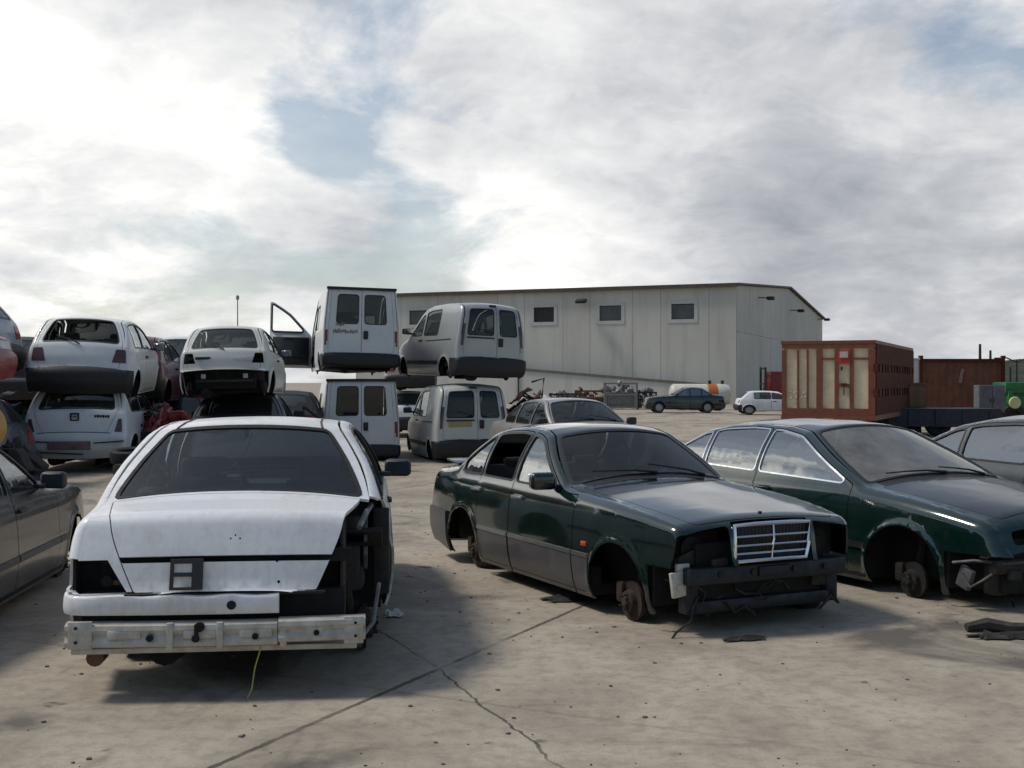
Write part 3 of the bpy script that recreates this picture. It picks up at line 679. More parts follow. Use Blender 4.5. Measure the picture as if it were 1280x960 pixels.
# 1 ---- dark green saloon with the chrome grille
def green_saloon():
    b = green_shape(.048); S = b.S; h = b.W/2; rz = head(.434, -.90); loc = zup(by_wheel(b, (.707, 8.35), rz), -.09)
    belt = lambda x: .962-.010*(x-.7)
    def sd(openw): return saloon(b, belt, GREEN, BLACK, GLASSREF, .50, -.25, -.86, -1.32, open_win=openw, xdoor=.86, moulding=STEELTRIM, mz=(.50, .53), clad=CLAD)+bumper_ends(b, CLAD, False, True)
    lampcut = lambda: [C('hole', trap([(2.05, .50), (2.4, .50), (2.4, .775), (2.09, .775)], .03), drop=True)]
    left = sd(())+lampcut(); right = sd(('r',))+lampcut()
    rib = nose_tail(b, GREEN, BLACK, GLASSD, GLASSD, GREENDK, (None, REDLAMP), CLAD, False, True, (.42, .80), grille=None)
    rib = [c for c in rib if not (c['drop'] and c['n'] == 'hole' and max(q[0] for q in c['poly']) < S['hood_f'] and min(q[0] for q in c['poly']) > .05)]
    for sg in (1, -1): rib.append(C('hole', trap([(-.01, sg*.44), (S['hood_f']-.035, sg*.46), (S['hood_f']-.045, sg*.72), (S['nose']-.01, sg*.88), (-.01, sg*.88)], .03), drop=True))
    rib.append(C('hole', trap([(-.01, -.385), (S['nose']+.04, -.415), (S['nose']+.04, .415), (-.01, .385)], .01), drop=True))
    root, parts = body_build('dark_green_saloon', 'dark green saloon with chrome grille, headlights and front bumper gone', 'car', b, loc, rz, GREEN, left, right, rib, 'green')
    underbody(root, b, .96); interior(root, b, .93, rearx=-.72, seatx=-.12)
    # chrome grille
    bm = bmesh.new(); s0, s1 = S['bump']+.02, S['nose']+.012
    def gp(u, v, o=.02):
        w = .385+.03*u; s = s0+(s1-s0)*u; p = b.rp3(s, v*w); return p+Vector((o-.045*(1-u), -.03*(1-u), o*.15))
    fr = [gp(0, -1), gp(0, -.5), gp(0, 0), gp(0, .5), gp(0, 1), gp(.5, 1), gp(1, .97), gp(1, .5), gp(1, 0), gp(1, -.5), gp(1, -.97), gp(.5, -1), gp(0, -1)]
    tube(bm, fr, .015, 8)
    for u in (.26, .5, .75): tube(bm, [gp(u, v, .012) for v in (-1, -.5, 0, .5, 1)], .0075, 6)
    tube(bm, [gp(u, 0, .02) for u in (0, .33, .66, 1)], .008, 6)
    g = link('chrome_grille', bm, CHROME, root)
    bm = bmesh.new()
    for v0, v1 in ((-1, 0), (0, 1)):
        for u0 in (0, .34, .67):
            quad(bm, gp(u0, v0, -.02), gp(u0, v1, -.02), gp(u0+.33, v1, -.02), gp(u0+.33, v0, -.02))
    for k in range(1, 22):
        if k != 11: tube(bm, [gp(u, -1+k/11, -.006) for u in (.02, .5, .98)], .004, 4)
    link('grille_mesh', bm, BLACK, g)
    # crossmember, radiator support and brackets of the stripped nose
    bm = bmesh.new()
    box(bm, (2.10, 0, .49), (.10, 1.34, .12), None, .02); box(bm, (2.02, 0, .27), (.12, 1.20, .09), None, .02)
    for y in (-.60, .60): box(bm, (2.03, y, .38), (.10, .10, .30), None, .015)
    for y in (-.42, -.15, .2, .47): cyl(bm, (2.14, y, .5), (2.165, y, .5), .022, None, 10)
    box(bm, (2.155, .02, .50), (.03, .26, .07), None, .01)
    link('front_crossmember', bm, plain('dark_blue_steel', (.020, .026, .034), .5, .3, .5, 15, .2), root)
    bm = bmesh.new(); box(bm, (1.97, 0, .42), (.05, 1.05, .36), None, .01)
    for k in range(34): box(bm, (2.0, -.5+k*.03, .42), (.006, .004, .33))
    link('radiator', bm, GRIMY, root)
    bm = bmesh.new(); box(bm, (2.06, -.70, .44), (.03, .11, .17), Matrix.Rotation(R(8), 3, 'X'), .004); cyl(bm, (2.07, -.70, .42), (2.085, -.70, .42), .022, None, 10); box(bm, (2.05, -.66, .55), (.03, .10, .05), None, .004)
    link('bumper_bracket', bm, plain('pale_bracket', (.55, .54, .48), .5, .2, .3, 20), root)
    clutter(root, b, .96, 4, n=16, x0=1.98, x1=2.12)
    for sg in (1, -1):
        bm = bmesh.new(); box(bm, (1.88, sg*.50, .665), (.12, .46, .28), None, .04); cyl(bm, (1.97, sg*.54, .66), (1.985, sg*.54, .66), .085, None, 18); link('headlight_cavity', bm, DARK, root)
        p = b.sp3(1.06, .60, sg); bm = bmesh.new(); box(bm, p+Vector((0, sg*.006, 0)), (.075, .018, .035), None, .008); link('side_repeater', bm, plain('orange_red_lamp', (.6, .07, .02), .2, 0, .2), root)
        (mirror(root, b, .47, .985, sg, GREENDK) if sg < 0 else None)
        handle(root, b, -.10, .84, sg, CLAD if False else STEELTRIM); handle(root, b, -.93, .845, sg, STEELTRIM)
    disc(root, b, b.xf, -1, .23, None); disc(root, b, b.xr, -1, .24); disc(root, b, b.xr, 1, .24)
    wheel(root, b, b.xf, 1, .31, .30, .19)
    wiper(root, b, .05, -.62, S['ws_b']-.01, S['ws_b']+.10); wiper(root, b, .60, .0, S['ws_b']-.01, S['ws_b']+.12)
    bm = bmesh.new(); p = b.rp3(S['hood_f']+.06, 0); cyl(bm, p+Vector((0, 0, -.01)), p+Vector((0, 0, .008)), .014, None, 12); link('star_mount', bm, BLACK, root)
    bm = bmesh.new(); box(bm, (-2.05, -.35, 1.012), (.30, .5, .02), Matrix.Rotation(R(6), 3, 'Y'), .006); link('loose_boot_trim', bm, GREYDK, root)
    return root
STEELTRIM = plain('dull_bright_trim', (.40, .41, .41), .3, .85, .25, 15)

# 2 ---- big dark green saloon, grey bonnet
def big_saloon():
    b = big_shape(.048); S = b.S; rz = head(.44, -.898); loc = zup(by_wheel(b, (3.02, 9.25), rz), -.12)
    belt = lambda x: .985-.022*(x-.7)
    sd = saloon(b, belt, GREEN2, CHROME, GLASSREF, .98, -.30, -1.12, -1.72, xdoor=.98, moulding=GREYDK, mz=(.47, .52), off=.05, tw=.013)+bumper_ends(b, BLACK, False, True)
    rib = nose_tail(b, GREEN2, BLACK, GLASSDUST, GLASSD, INK, (None, REDLAMP), BLACK, False, True, (.40, .84), grille=None)
    root, parts = body_build('large_green_saloon', 'large deep green saloon with bright window surrounds and a dull dark bonnet, no front bumper', 'car', b, loc, rz, GREEN2, sd, sd, rib, 'big')
    underbody(root, b, .98); interior(root, b, .95, SEATG, rearx=-.86, seatx=-.02, dash=plain('grey_dash', (.22, .215, .20), .7, 0, .3, 30))
    bm = bmesh.new()
    box(bm, (2.30, 0, .46), (.10, 1.46, .11), None, .02); box(bm, (2.22, 0, .27), (.10, 1.3, .08), None, .02)
    for y in (-.62, .62): box(bm, (2.22, y, .37), (.10, .12, .26), None, .015)
    link('front_crossmember', bm, GRIMY, root)
    bm = bmesh.new(); box(bm, (2.2, 0, .42), (.05, 1.1, .36), None, .01)
    for k in range(34): box(bm, (2.232, -.5+k*.03, .42), (.006, .004, .33))
    link('radiator', bm, GRIMY, root)
    bm = bmesh.new()
    tube(bm, [(2.05, -.86, .47), (2.2, -.80, .50), (2.36, -.66, .49), (2.42, -.4, .50)], .012, 6)
    tube(bm, [(2.12, -.84, .40), (2.18, -.82, .30), (2.26, -.78, .36), (2.30, -.70, .42)], .010, 6)
    box(bm, (2.12, -.80, .36), (.12, .05, .16), Matrix.Rotation(R(20), 3, 'Y'), .01)
    link('torn_bumper_mount', bm, plain('scuffed_plastic', (.10, .10, .105), .55, 0, .5, 18), root)
    clutter(root, b, .98, 9, n=16, x0=2.2, x1=2.36)
    for sg in (1, -1):
        bm = bmesh.new(); box(bm, (2.14, sg*.50, .66), (.12, .50, .16), None, .04); link('headlight_cavity', bm, DARK, root)
        handle(root, b, -.13, .86, sg, GREEN2); handle(root, b, -1.0, .87, sg, GREEN2)
        disc(root, b, b.xf, sg, .26, plain('black_hub', (.022, .019, .017), .8, .2, .5, 14, .3)); disc(root, b, b.xr, sg, .26, GRIMY)  # front hubs in a near-black tone
    wiper(root, b, .1, -.66, S['ws_b']-.01, S['ws_b']+.06); wiper(root, b, .66, .05, S['ws_b']-.01, S['ws_b']+.07)
    return root

# 3 ---- white saloon seen from the rear, right rear wing cut away
def white_saloon():
    b = white_shape(); S = b.S; h = b.W/2; rz = head(-.109, .994); loc = zup(by_rear(b, (-1.55, 6.37), rz), -.01)
    belt = lambda x: .965-.004*(x-.7)
    doors = saloon(b, belt, WHITE, BLACK, GLASSD, .70, -.25, -1.10, -1.46, moulding=plain('grey_rub_strip', (.10, .10, .11), .5), mz=(.50, .56))
    left = doors+[C('hole', densify([(-2.6, .585), (-2.12, .585), (-2.12, .745), (-2.6, .745)], .05), drop=True)]
    left += [C('hole', densify([(-2.6, .2), (-2.12, .2), (-2.12, .575), (-2.6, .575)], .05), drop=True)]
    cut = [(-2.7, .15), (-1.30, .15), (-1.14, .50), (-1.14, .90), (-1.30, .965), (-1.62, .985), (-1.78, 1.06), (-2.7, 1.06)]
    right = doors+[C('hole', densify(cut, .06), drop=True)]
    glass = [(S['rw_t']+.035, -h*.855), (S['rw_b']-.02, -h*.93), (S['rw_b']-.02, h*.93), (S['rw_t']+.035, h*.855)]
    rib = gapped('bonnet', trap([(S['hood_f'], -h*.9), (S['cowl'], -h*.95), (S['cowl'], h*.95), (S['hood_f'], h*.9)], .05), WHITE, .006, sol=.02)
    rib += [C('scuttle', rect(S['cowl']+.008, S['ws_b']+.01, -h*.88, h*.88, .02), BLACK, -.006, .012)]
    rib += screens(b, GLASSD, GLASSB, BLACK, rwk=True)[:2]
    rib += [C('rear_window_trim', offset(trap(glass, .05), .022), RUBBER, .004, .012), C('rear_window', offset(trap(glass, .05), -.008), GLASSB, -.004, 0)]
    # right-hand corner of the tail is gone
    rib += [C('hole', densify([(S['rw_b']+.02, -h*.93), (S['rw_b']+.02, -h*1.2), (S['lid_b']+.003, -h*1.2), (S['lid_b']+.003, -.50), (S['deck'], -h*.83)], .05), drop=True)]
    lamp = trap([(S['grip']+.0, h*.80), (S['grip']+.0, h*1.05), (S['lid_b']+.0, h*1.05), (S['lid_b']+.0, h*.655)], .006)
    rib += [C('hole', lamp, drop=True)]
    rib += [C('hole', rect(S['lid_b']-.004, S['rb']+.010, -h*.66, h*.66, .003), drop=True)]
    lid = [(S['rw_b']+.045, -h*.93), (S['deck'], -h*.86), (S['lid_b'], -h*.61), (S['lid_b'], h*.61), (S['deck'], h*.86), (S['rw_b']+.045, h*.93)]
    rib += gapped('boot_lid', trap(lid, .012, .05), WHITE, .007, sol=.02, key='lid')
    g0, g1 = S['grip']-.012, S['grip']+.020
    rib += [C('hole', densify([(g0, -h*.73), (g1, -h*.70), (g1, h*.70), (g0, h*.73)], .05), drop=True)]
    rib += [C('hole', densify([(S['lid_b']+.0005, -h*1.2), (S['val_b']+.012, -h*1.2), (S['val_b']+.012, h*1.2), (S['lid_b']+.0005, h*1.2)], .05), drop=True)]
    rib += [C('hole', densify([(S['val_b']+.006, -h*1.2), (b.s[-1]+.1, -h*1.2), (b.s[-1]+.1, h*1.2), (S['val_b']+.006, h*1.2)], .06), drop=True)]
    for k in (-1, 0, 1):       # the holes where the emblem was
        zc = b.sz(.835+(.018 if k == 0 else 0)); rib.append(C('hole', [(zc+.006*math.cos(a), -.05+k*.028+.006*math.sin(a)) for a in np.linspace(0, 2*math.pi, 8)[:-1]], drop=True))
    for s_, t_ in ((b.sz(.72), -.30), (b.sz(.61), -.31)):
        rib.append(C('hole', [(s_+.009*math.cos(a), t_+.009*math.sin(a)) for a in np.linspace(0, 2*math.pi, 9)[:-1]], drop=True))
    root, parts = body_build('white_saloon', 'white saloon seen from behind with its right rear wing and tail lights torn away', 'car', b, loc, rz, WHITE, left, right, rib, 'white')
    underbody(root, b, .96); interior(root, b, .93, rearx=-.80, bench=True)
    # inner wing and boot wall laid bare on the right
    bm = bmesh.new()
    prism(bm, [(-2.22, .32), (-1.75, .34), (-1.66, .60), (-1.40, .72), (-1.20, .86), (-1.30, .93), (-1.70, .94), (-2.15, .90)], -.60, -.585)
    box(bm, (-1.45, -.70, .74), (.40, .22, .03), Matrix.Rotation(R(20), 3, 'Y'), .01); box(bm, (-1.20, -.80, .62), (.03, .10, .55), None, .01)
    link('inner_wing', bm, plain('primer_dark', (.03, .029, .028), .7, .1, .6, 8, .3), root)
    bm = bmesh.new(); prism(bm, [(-1.62, .66), (-1.52, .90), (-1.40, .86), (-1.36, .62), (-1.48, .55)], -.72, -.70); tube(bm, [(-1.3, -.74, .92), (-1.75, -.72, .93), (-1.95, -.68, .86)], .018, 6); tube(bm, [(-2.28, -.70, .30), (-2.18, -.76, .36), (-2.02, -.79, .55)], .012, 6)
    link('torn_metal', bm, plain('dull_grey_sheet', (.22, .22, .23), .6, .4, .5, 13, .2), root)
    bm = bmesh.new(); box(bm, (-2.10, .60, .665), (.02, .40, .26), None, .005); box(bm, (-2.14, .785, .665), (.14, .015, .24)); cyl(bm, (-2.22, .62, .62), (-2.195, .62, .62), .03, None, 12); box(bm, (-2.2, .56, .61), (.03, .07, .03), None, .01, mi=1)
    link('tail_light_cavity', bm, [DARK, plain('rusty_edge', (.10, .06, .02), .9)], root)
    bm = bmesh.new(); box(bm, (-2.20, 0, .745), (.05, 1.28, .07)); link('grip_recess', bm, DARK, parts.get('lid', root))
    # rear bumper carrier
    bm = bmesh.new(); xs = -2.315
    def beam(y0, y1, z0, z1, x):
        p = [(x, z0), (x-.035, z0+.012), (x-.04, z0+.035), (x-.022, (z0+z1)/2), (x-.04, z1-.035), (x-.035, z1-.012), (x, z1), (x+.05, z1), (x+.05, z0)]
        n = 12; rows = []
        for i in range(n+1):
            y = y0+(y1-y0)*i/n; bow = .05*(1-(y/.85)**2)
            rows.append([bm.verts.new((q[0]-bow, y, q[1])) for q in p])
        for a, c in zip(rows, rows[1:]):
            for k in range(len(p)): bm.faces.new((a[k], a[(k+1) % len(p)], c[(k+1) % len(p)], c[k]))
        bm.faces.new(rows[0]); bm.faces.new(rows[-1][::-1])
    beam(-.27, .80, .285, .42, xs); beam(-.72, -.275, .30, .43, xs-.012)
    bmesh.ops.recalc_face_normals(bm, faces=bm.faces[:])
    bow = lambda y: -.05*(1-(y/.85)**2)
    for y, w in ((.72, .12), (-.66, .10)): box(bm, (xs-.035+bow(y), y, .36), (.02, w, .145), None, .004)
    for y in (.50, .12, -.16, -.42): box(bm, (xs-.03+bow(y), y, .36), (.022, .17, .05), None, .01)
    for y in (.27, .02, -.30): box(bm, (xs-.03+bow(y), y, .35), (.03, .035, .145), None, .006)
    box(bm, (-2.25, .05, .265), (.16, 1.45, .03), None, .005)
    bc = link('bumper_carrier', bm, plain('dirty_galvanised', (.56, .55, .50), .5, .25, .45, 10, .25, (.33, .29, .23)), root)
    for y, z, r_ in ((.74, .40, .008), (.74, .325, .008), (.37, .345, .018), (.12, .40, .026), (.14, .34, .02), (-.16, .345, .017), (-.47, .355, .015), (-.67, .40, .008), (-.67, .33, .008)):
        bm = bmesh.new(); cyl(bm, (xs-.055+bow(y), y, z), (xs-.03+bow(y), y, z), r_, None, 10); link('bolt_hole', bm, DARK, bc)
    bm = bmesh.new(); box(bm, (xs-.052+bow(.13), .135, .37), (.014, .02, .09)); link('tar_smear', bm, DARK, bc)
    # white valance strip below the boot, broken off right of the middle
    bm = bmesh.new(); path = [(-2.08, .835), (-2.18, .830), (-2.25, .815), (-2.295, .775), (-2.318, .70)]+[(-2.300-.05*(1-(y/.85)**2), y) for y in np.linspace(.60, -.275, 16)]
    rows = []
    for i, (x, y) in enumerate(path):
        q0, q1 = path[max(i-1, 0)], path[min(i+1, len(path)-1)]; d = Vector((q1[0]-q0[0], q1[1]-q0[1])).normalized(); n = Vector((d.y, -d.x)) if d.y < 0 else Vector((-d.y, d.x)); n = Vector((d.y, -d.x)); 
        if n.dot(Vector((x+1.2, y))) < 0: n = -n
        rows.append([bm.verts.new((x+n.x*o_, y+n.y*o_, z+.004*math.sin(i*1.3)*(z > .55))) for o_, z in ((-.05, .562), (.0, .560), (.010, .554), (.015, .540), (.018, .50), (.015, .470), (.008, .456), (-.05, .450))])
    for a, c in zip(rows, rows[1:]):
        for k in range(7): bm.faces.new((a[k], a[k+1], c[k+1], c[k]))
    bm.faces.new(rows[-1]); bmesh.ops.recalc_face_normals(bm, faces=bm.faces[:])
    if sum(f.normal.x*f.calc_area() for f in bm.faces) > 0: bmesh.ops.reverse_faces(bm, faces=bm.faces[:])
    rv = link('rear_valance', bm, WHITE, root)
    bm = bmesh.new(); box(bm, (-2.15, .07, .45), (.14, 1.36, .22), None, .01); link('rear_backing_panel', bm, DARK, root)  # dark plate added to stop bright ground showing below the valance
    bm = bmesh.new(); cyl(bm, (-2.372, -.035, .505), (-2.362, -.035, .505), .024, None, 16); link('tow_hole', bm, DARK, rv)
    # number-plate holder on the boot lid
    bm = bmesh.new(); zx = lambda z: b.rp3(b.sz(z), .15)
    def bar(y0, y1, z0, z1):
        q = [b.rp3(b.sz(z), y)+Vector((-.012, 0, 0)) for y, z in ((y0, z0), (y1, z0), (y1, z1), (y0, z1))]; n = Vector((-.012, 0, 0))
        a = [bm.verts.new(p) for p in q]; c = [bm.verts.new(p+n) for p in q]
        for i in range(4): bm.faces.new((a[i], a[(i+1) % 4], c[(i+1) % 4], c[i]))
        bm.faces.new(a[::-1]); bm.faces.new(c)
    for y0, y1, z0, z1 in ((.30, .322, .578, .738), (.13, .195, .578, .738), (.195, .30, .715, .738), (.195, .30, .648, .668), (.195, .30, .578, .592)): bar(y0, y1, z0, z1)
    bmesh.ops.recalc_face_normals(bm, faces=bm.faces[:]); link('plate_holder', bm, BLACK, root)
    bm = bmesh.new(); box(bm, (-2.315, .0, .560), (.05, 1.02, .016), None, .005); link('boot_seal', bm, RUBBER, root)
    # drip rails, exhaust bracket, dangling wire
    for sg in (1, -1):
        bm = bmesh.new(); tube(bm, [b.rp3(s_, sg*h*.80)+Vector((0, 0, .002)) for s_ in np.linspace(S['ws_t']+.02, S['rw_t']+.01, 14)], .007, 5); link('roof_seam', bm, BLACK, root)
    bm = bmesh.new(); tube(bm, [(-2.33, -.19, .34), (-2.36, -.18, .26), (-2.38, -.155, .17), (-2.39, -.14, .06), (-2.40, -.12, .015)], .004, 5); link('hanging_wire', bm, plain('yellow_wire', (.45, .40, .12), .5), root)
    bm = bmesh.new(); cyl(bm, (-2.2, .66, .235), (-2.31, .66, .225), .05, .045, 12); link('exhaust_stub', bm, RUST, root)
    bm = bmesh.new(); tube(bm, [b.rp3(S['rw_t']+.10, -.03)+Vector((.03, 0, 0)), b.rp3(S['rw_t']+.3, .0)+Vector((.05, 0, 0)), b.rp3(S['rw_t']+.45, .1)+Vector((.06, 0, -.02))], .003, 4); link('aerial_lead', bm, STEEL, root)
    disc(root, b, b.xf, 1, .16); disc(root, b, b.xf, -1, .16); disc(root, b, b.xr, 1, .16); disc(root, b, b.xr, -1, .16)
    mirror(root, b, .60, .985, -1, plain('navy_mirror', (.02, .027, .045), .5), plain('navy_mirror', ())); mirror(root, b, .60, .985, 1, WHITE)
    for sg in (1, -1): handle(root, b, -.12, .84, sg)
    handle(root, b, -.95, .845, 1)
    return root

# 4 ---- charcoal saloon at the left edge
def plain_saloon(b, ckey, name, label, loc, rz, pm, belt, trim, xs, glass=None, ws=None, front_bumper=False, wheels='none', tilt=(0, 0), group=None, bonnet=None, lamps=(None, REDLAMP), seatm=None, full=True):
    S = b.S; glass = glass or GLASSREF
    sd = saloon(b, belt, pm, trim, glass, *xs[:4], xdoor=xs[4], moulding=plain('grey_rub_strip', (.10, .10, .11), .5), mz=(.47, .52))+bumper_ends(b, pm, front_bumper, True)
    rib = nose_tail(b, pm, BLACK, ws or GLASSD, GLASSD, bonnet or pm, lamps, pm, front_bumper, True, grille=BLACK if front_bumper else None)
    root, parts = body_build(name, label, 'car', b, loc, rz, pm, sd, sd, rib, ckey+str(front_bumper)+str(lamps[0] is None), group, tilt)
    underbody(root, b, .96); interior(root, b, .93, seatm, rearx=-.80)
    for sg in (1, -1):
        mirror(root, b, xs[0]-.03, .985, sg, BLACK, plain('navy_mirror', (.02, .027, .045), .5)); handle(root, b, -.10, .84, sg); handle(root, b, -.93, .845, sg)
        for x in (b.xf, b.xr):
            if wheels == 'disc': disc(root, b, x, sg, .22)
            if wheels == 'wheel': wheel(root, b, x, sg)
    wiper(root, b, .05, -.62, S['ws_b']-.01, S['ws_b']+.10); wiper(root, b, .60, .0, S['ws_b']-.01, S['ws_b']+.12)
    return root

def hatch(b, ckey, name, label, loc, rz, pm, belt, doors3=True, bumper=BLACK, rwk=True, wheels='none', tilt=(0, 0), group=None, lamps=(CLEARLAMP, REDLAMP), glass=None, slant=.84, lamp_low=False, rear_bumper=True, front_bumper=True, wide=.86, wip=True, emblem=False):
    S = b.S; h = b.W/2; glass = glass or GLASS; K = b.K
    o = []
    if doors3: o += [C('gap', offset(b.door(-.48, .62), .008), drop=True), C('door', b.door(-.48, .62), pm, 0, .02, key='fd*')]; ws_ = [(-.44, .56, 'fd*'), (-1.30, -.52, None)]
    else: o += [C('gap', offset(b.door(-.25, .62), .008), drop=True), C('door', b.door(-.25, .62), pm, 0, .02, key='fd*'), C('gap', offset(b.door(-1.12, -.27, .04, 'r'), .008), drop=True), C('door', b.door(-1.12, -.27, .04, 'r'), pm, 0, .02, key='rd*')]; ws_ = [(-.22, .56, 'fd*'), (-1.05, -.30, 'rd*')]
    for a, c, par in ws_: o += paned(b.window(a, c, belt), glass, BLACK, .02, par)
    o += bumper_ends(b, bumper, front_bumper, rear_bumper)
    rib = gapped('bonnet', trap([(S['hood_f'], -h*.88), (S['cowl'], -h*.93), (S['cowl'], h*.93), (S['hood_f'], h*.88)], .05), pm, .006, sol=.02)
    rib += [C('scuttle', rect(S['cowl']+.008, S['ws_b']+.01, -h*.85, h*.85, .02), BLACK, -.006)]
    rib += gapped('tailgate', trap([(S['rw_t']-.03, -h*.90), (S['rw_b'], -h*.95), (S['lid_b'], -h*slant), (S['lid_b'], h*slant), (S['rw_b'], h*.95), (S['rw_t']-.03, h*.90)], .04), pm, .007, sol=.02, key='tg')
    p = trap([(S['ws_b']+.015, -h*.88), (S['ws_t']-.02, -h*.84), (S['ws_t']-.02, h*.84), (S['ws_b']+.015, h*.88)], .06)
    rib += [C('windscreen_trim', offset(p, .025), BLACK, .003), C('windscreen', p, GLASS, -.004, 0)]
    p = trap([(S['rw_t']+.03, -h*.80), (S['rw_b']-.01, -h*wide), (S['rw_b']-.01, h*wide), (S['rw_t']+.03, h*.80)], .06)
    rib += [C('rear_window_trim', offset(p, .025), BLACK, .003, par='tg')]+([C('rear_window', p, GLASS, -.004, 0, par='tg')] if rwk else [C('hole', p, drop=True)])
    for sg in (1, -1):
        a, c = (S['rw_b']+.10, S['lid_b']-.10) if not lamp_low else (S['rw_b']+.16, S['lid_b']-.02)
        p = trap([(a, sg*h*.80), (a, sg*h*1.02), (c, sg*h*1.02), (c, sg*h*.70)], .02) if not lamp_low else trap([(a, sg*h*.93), (a, sg*h*1.02), (c, sg*h*1.02), (c, sg*h*.84)], .02)
        rib.append(C('tail_light', p, lamps[1], .006, .02) if lamps[1] else C('hole', p, drop=True))
        p = trap([(S['bump']+.03, sg*h*.55), (S['nose'], sg*h*.55), (S['nose'], sg*h*.97), (S['bump']+.05, sg*h*.97)], .02)
        rib.append(C('headlight', p, lamps[0], .004, .02) if lamps[0] else C('hole', p, drop=True))
    rib.append(C('grille', trap([(S['bump']+.03, -.36), (S['nose']-.02, -.36), (S['nose']-.02, .36), (S['bump']+.03, .36)], .02), BLACK, .003, .02))
    for on, n, lp in ((front_bumper, 'front_bumper', [(-.01, -h-.02), (S['bump'], -h-.02), (S['bump'], h+.02), (-.01, h+.02)]), (rear_bumper, 'rear_bumper', [(S['rb'], -h-.02), (b.s[-1]+.02, -h-.02), (b.s[-1]+.02, h+.02), (S['rb'], h+.02)])):
        rib.append(C(n, densify(lp, .09), bumper, .02, .02, key='fb' if n[0] == 'f' else 'rb') if on else C('hole', densify(lp, .09), drop=True))
    root, parts = body_build(name, label, 'car', b, loc, rz, pm, o, o, rib, ckey, group, tilt)
    underbody(root, b, .90); interior(root, b, .87, rearx=-.72, z=.27, seatx=.0)
    for sg in (1, -1):
        handle(root, b, -.30 if doors3 else -.12, .79, sg); mirror(root, b, .55, .93, sg, BLACK)
        for x in (b.xf, b.xr):
            if wheels == 'disc': disc(root, b, x, sg)
            if wheels == 'wheel': wheel(root, b, x, sg, .28, .28, .16)
    if wip: wiper(root, b, .0, .46, S['rw_b']+.05, S['rw_b']-.10, 'rear_wiper')
    if not rear_bumper:
        for y in (-.36, .36): bm = bmesh.new(); box(bm, (b.xmin+.14, y, .50), (.05, .085, .085), None, .01); link('bumper_mount', bm, STEEL, root)
        bm = bmesh.new(); box(bm, (b.xmin+.16, 0, .42), (.06, .98, .05), None, .01); link('rear_crossmember', bm, GRIMY, root)
        bm = bmesh.new(); box(bm, b.rp3(b.sz(.80), .42)+Vector((-.004, 0, 0)), (.022, .26, .045), Matrix.Rotation(R(2), 3, 'Z'), .003); link('badge', bm, BLACK, root)
        bm = bmesh.new(); box(bm, b.rp3(b.sz(.78), -.38)+Vector((-.004, 0, 0)), (.022, .36, .06), Matrix.Rotation(R(-2), 3, 'Z'), .003); link('sticker', bm, plain('pale_sticker', (.62, .63, .62), .5, 0, .35, 18), root)
    if emblem:
        bm = bmesh.new(); c = b.rp3(b.sz(.855), 0)+Vector((-.014, 0, 0))
        for dy, dz, w_, h_ in ((-.055, 0, .022, .12), (.055, 0, .022, .12), (0, .05, .10, .022), (0, -.05, .10, .022), (0, 0, .06, .014)): box(bm, c+Vector((0, dy, dz)), (.03, w_, h_), None, .004)
        link('square_emblem', bm, BLACK, root)
        bm = bmesh.new()
        for k in range(6): box(bm, b.rp3(b.sz(.865), -.36-.045*k)+Vector((-.004, 0, 0)), (.010, .032, .045 if k % 2 else .036), None, .003)
        link('badge', bm, GRIMY, root)
        bm = bmesh.new(); tube(bm, [b.rp3(b.sz(.598), t)+Vector((-.006, 0, 0)) for t in np.linspace(-.62, .62, 9)], .016, 5); link('tailgate_gap', bm, BLACK, root)
        bm = bmesh.new(); box(bm, (b.xmin-.075, .05, .44), (.02, .62, .13), None, .006); link('plate_recess', bm, plain('dusky_pink_plate', (.24, .15, .15), .7, 0, .5, 9), root)
        bm = bmesh.new()
        for y, z, w_ in ((.52, .50, .40), (-.52, .49, .44), (.30, .33, .9)): box(bm, (b.xmin-.045, y, z), (.05, w_, .018), Matrix.Rotation(R(3 if y > 0 else -4), 3, 'X'), .004)
        link('bumper_crack', bm, BLACK, root)
    return root, parts

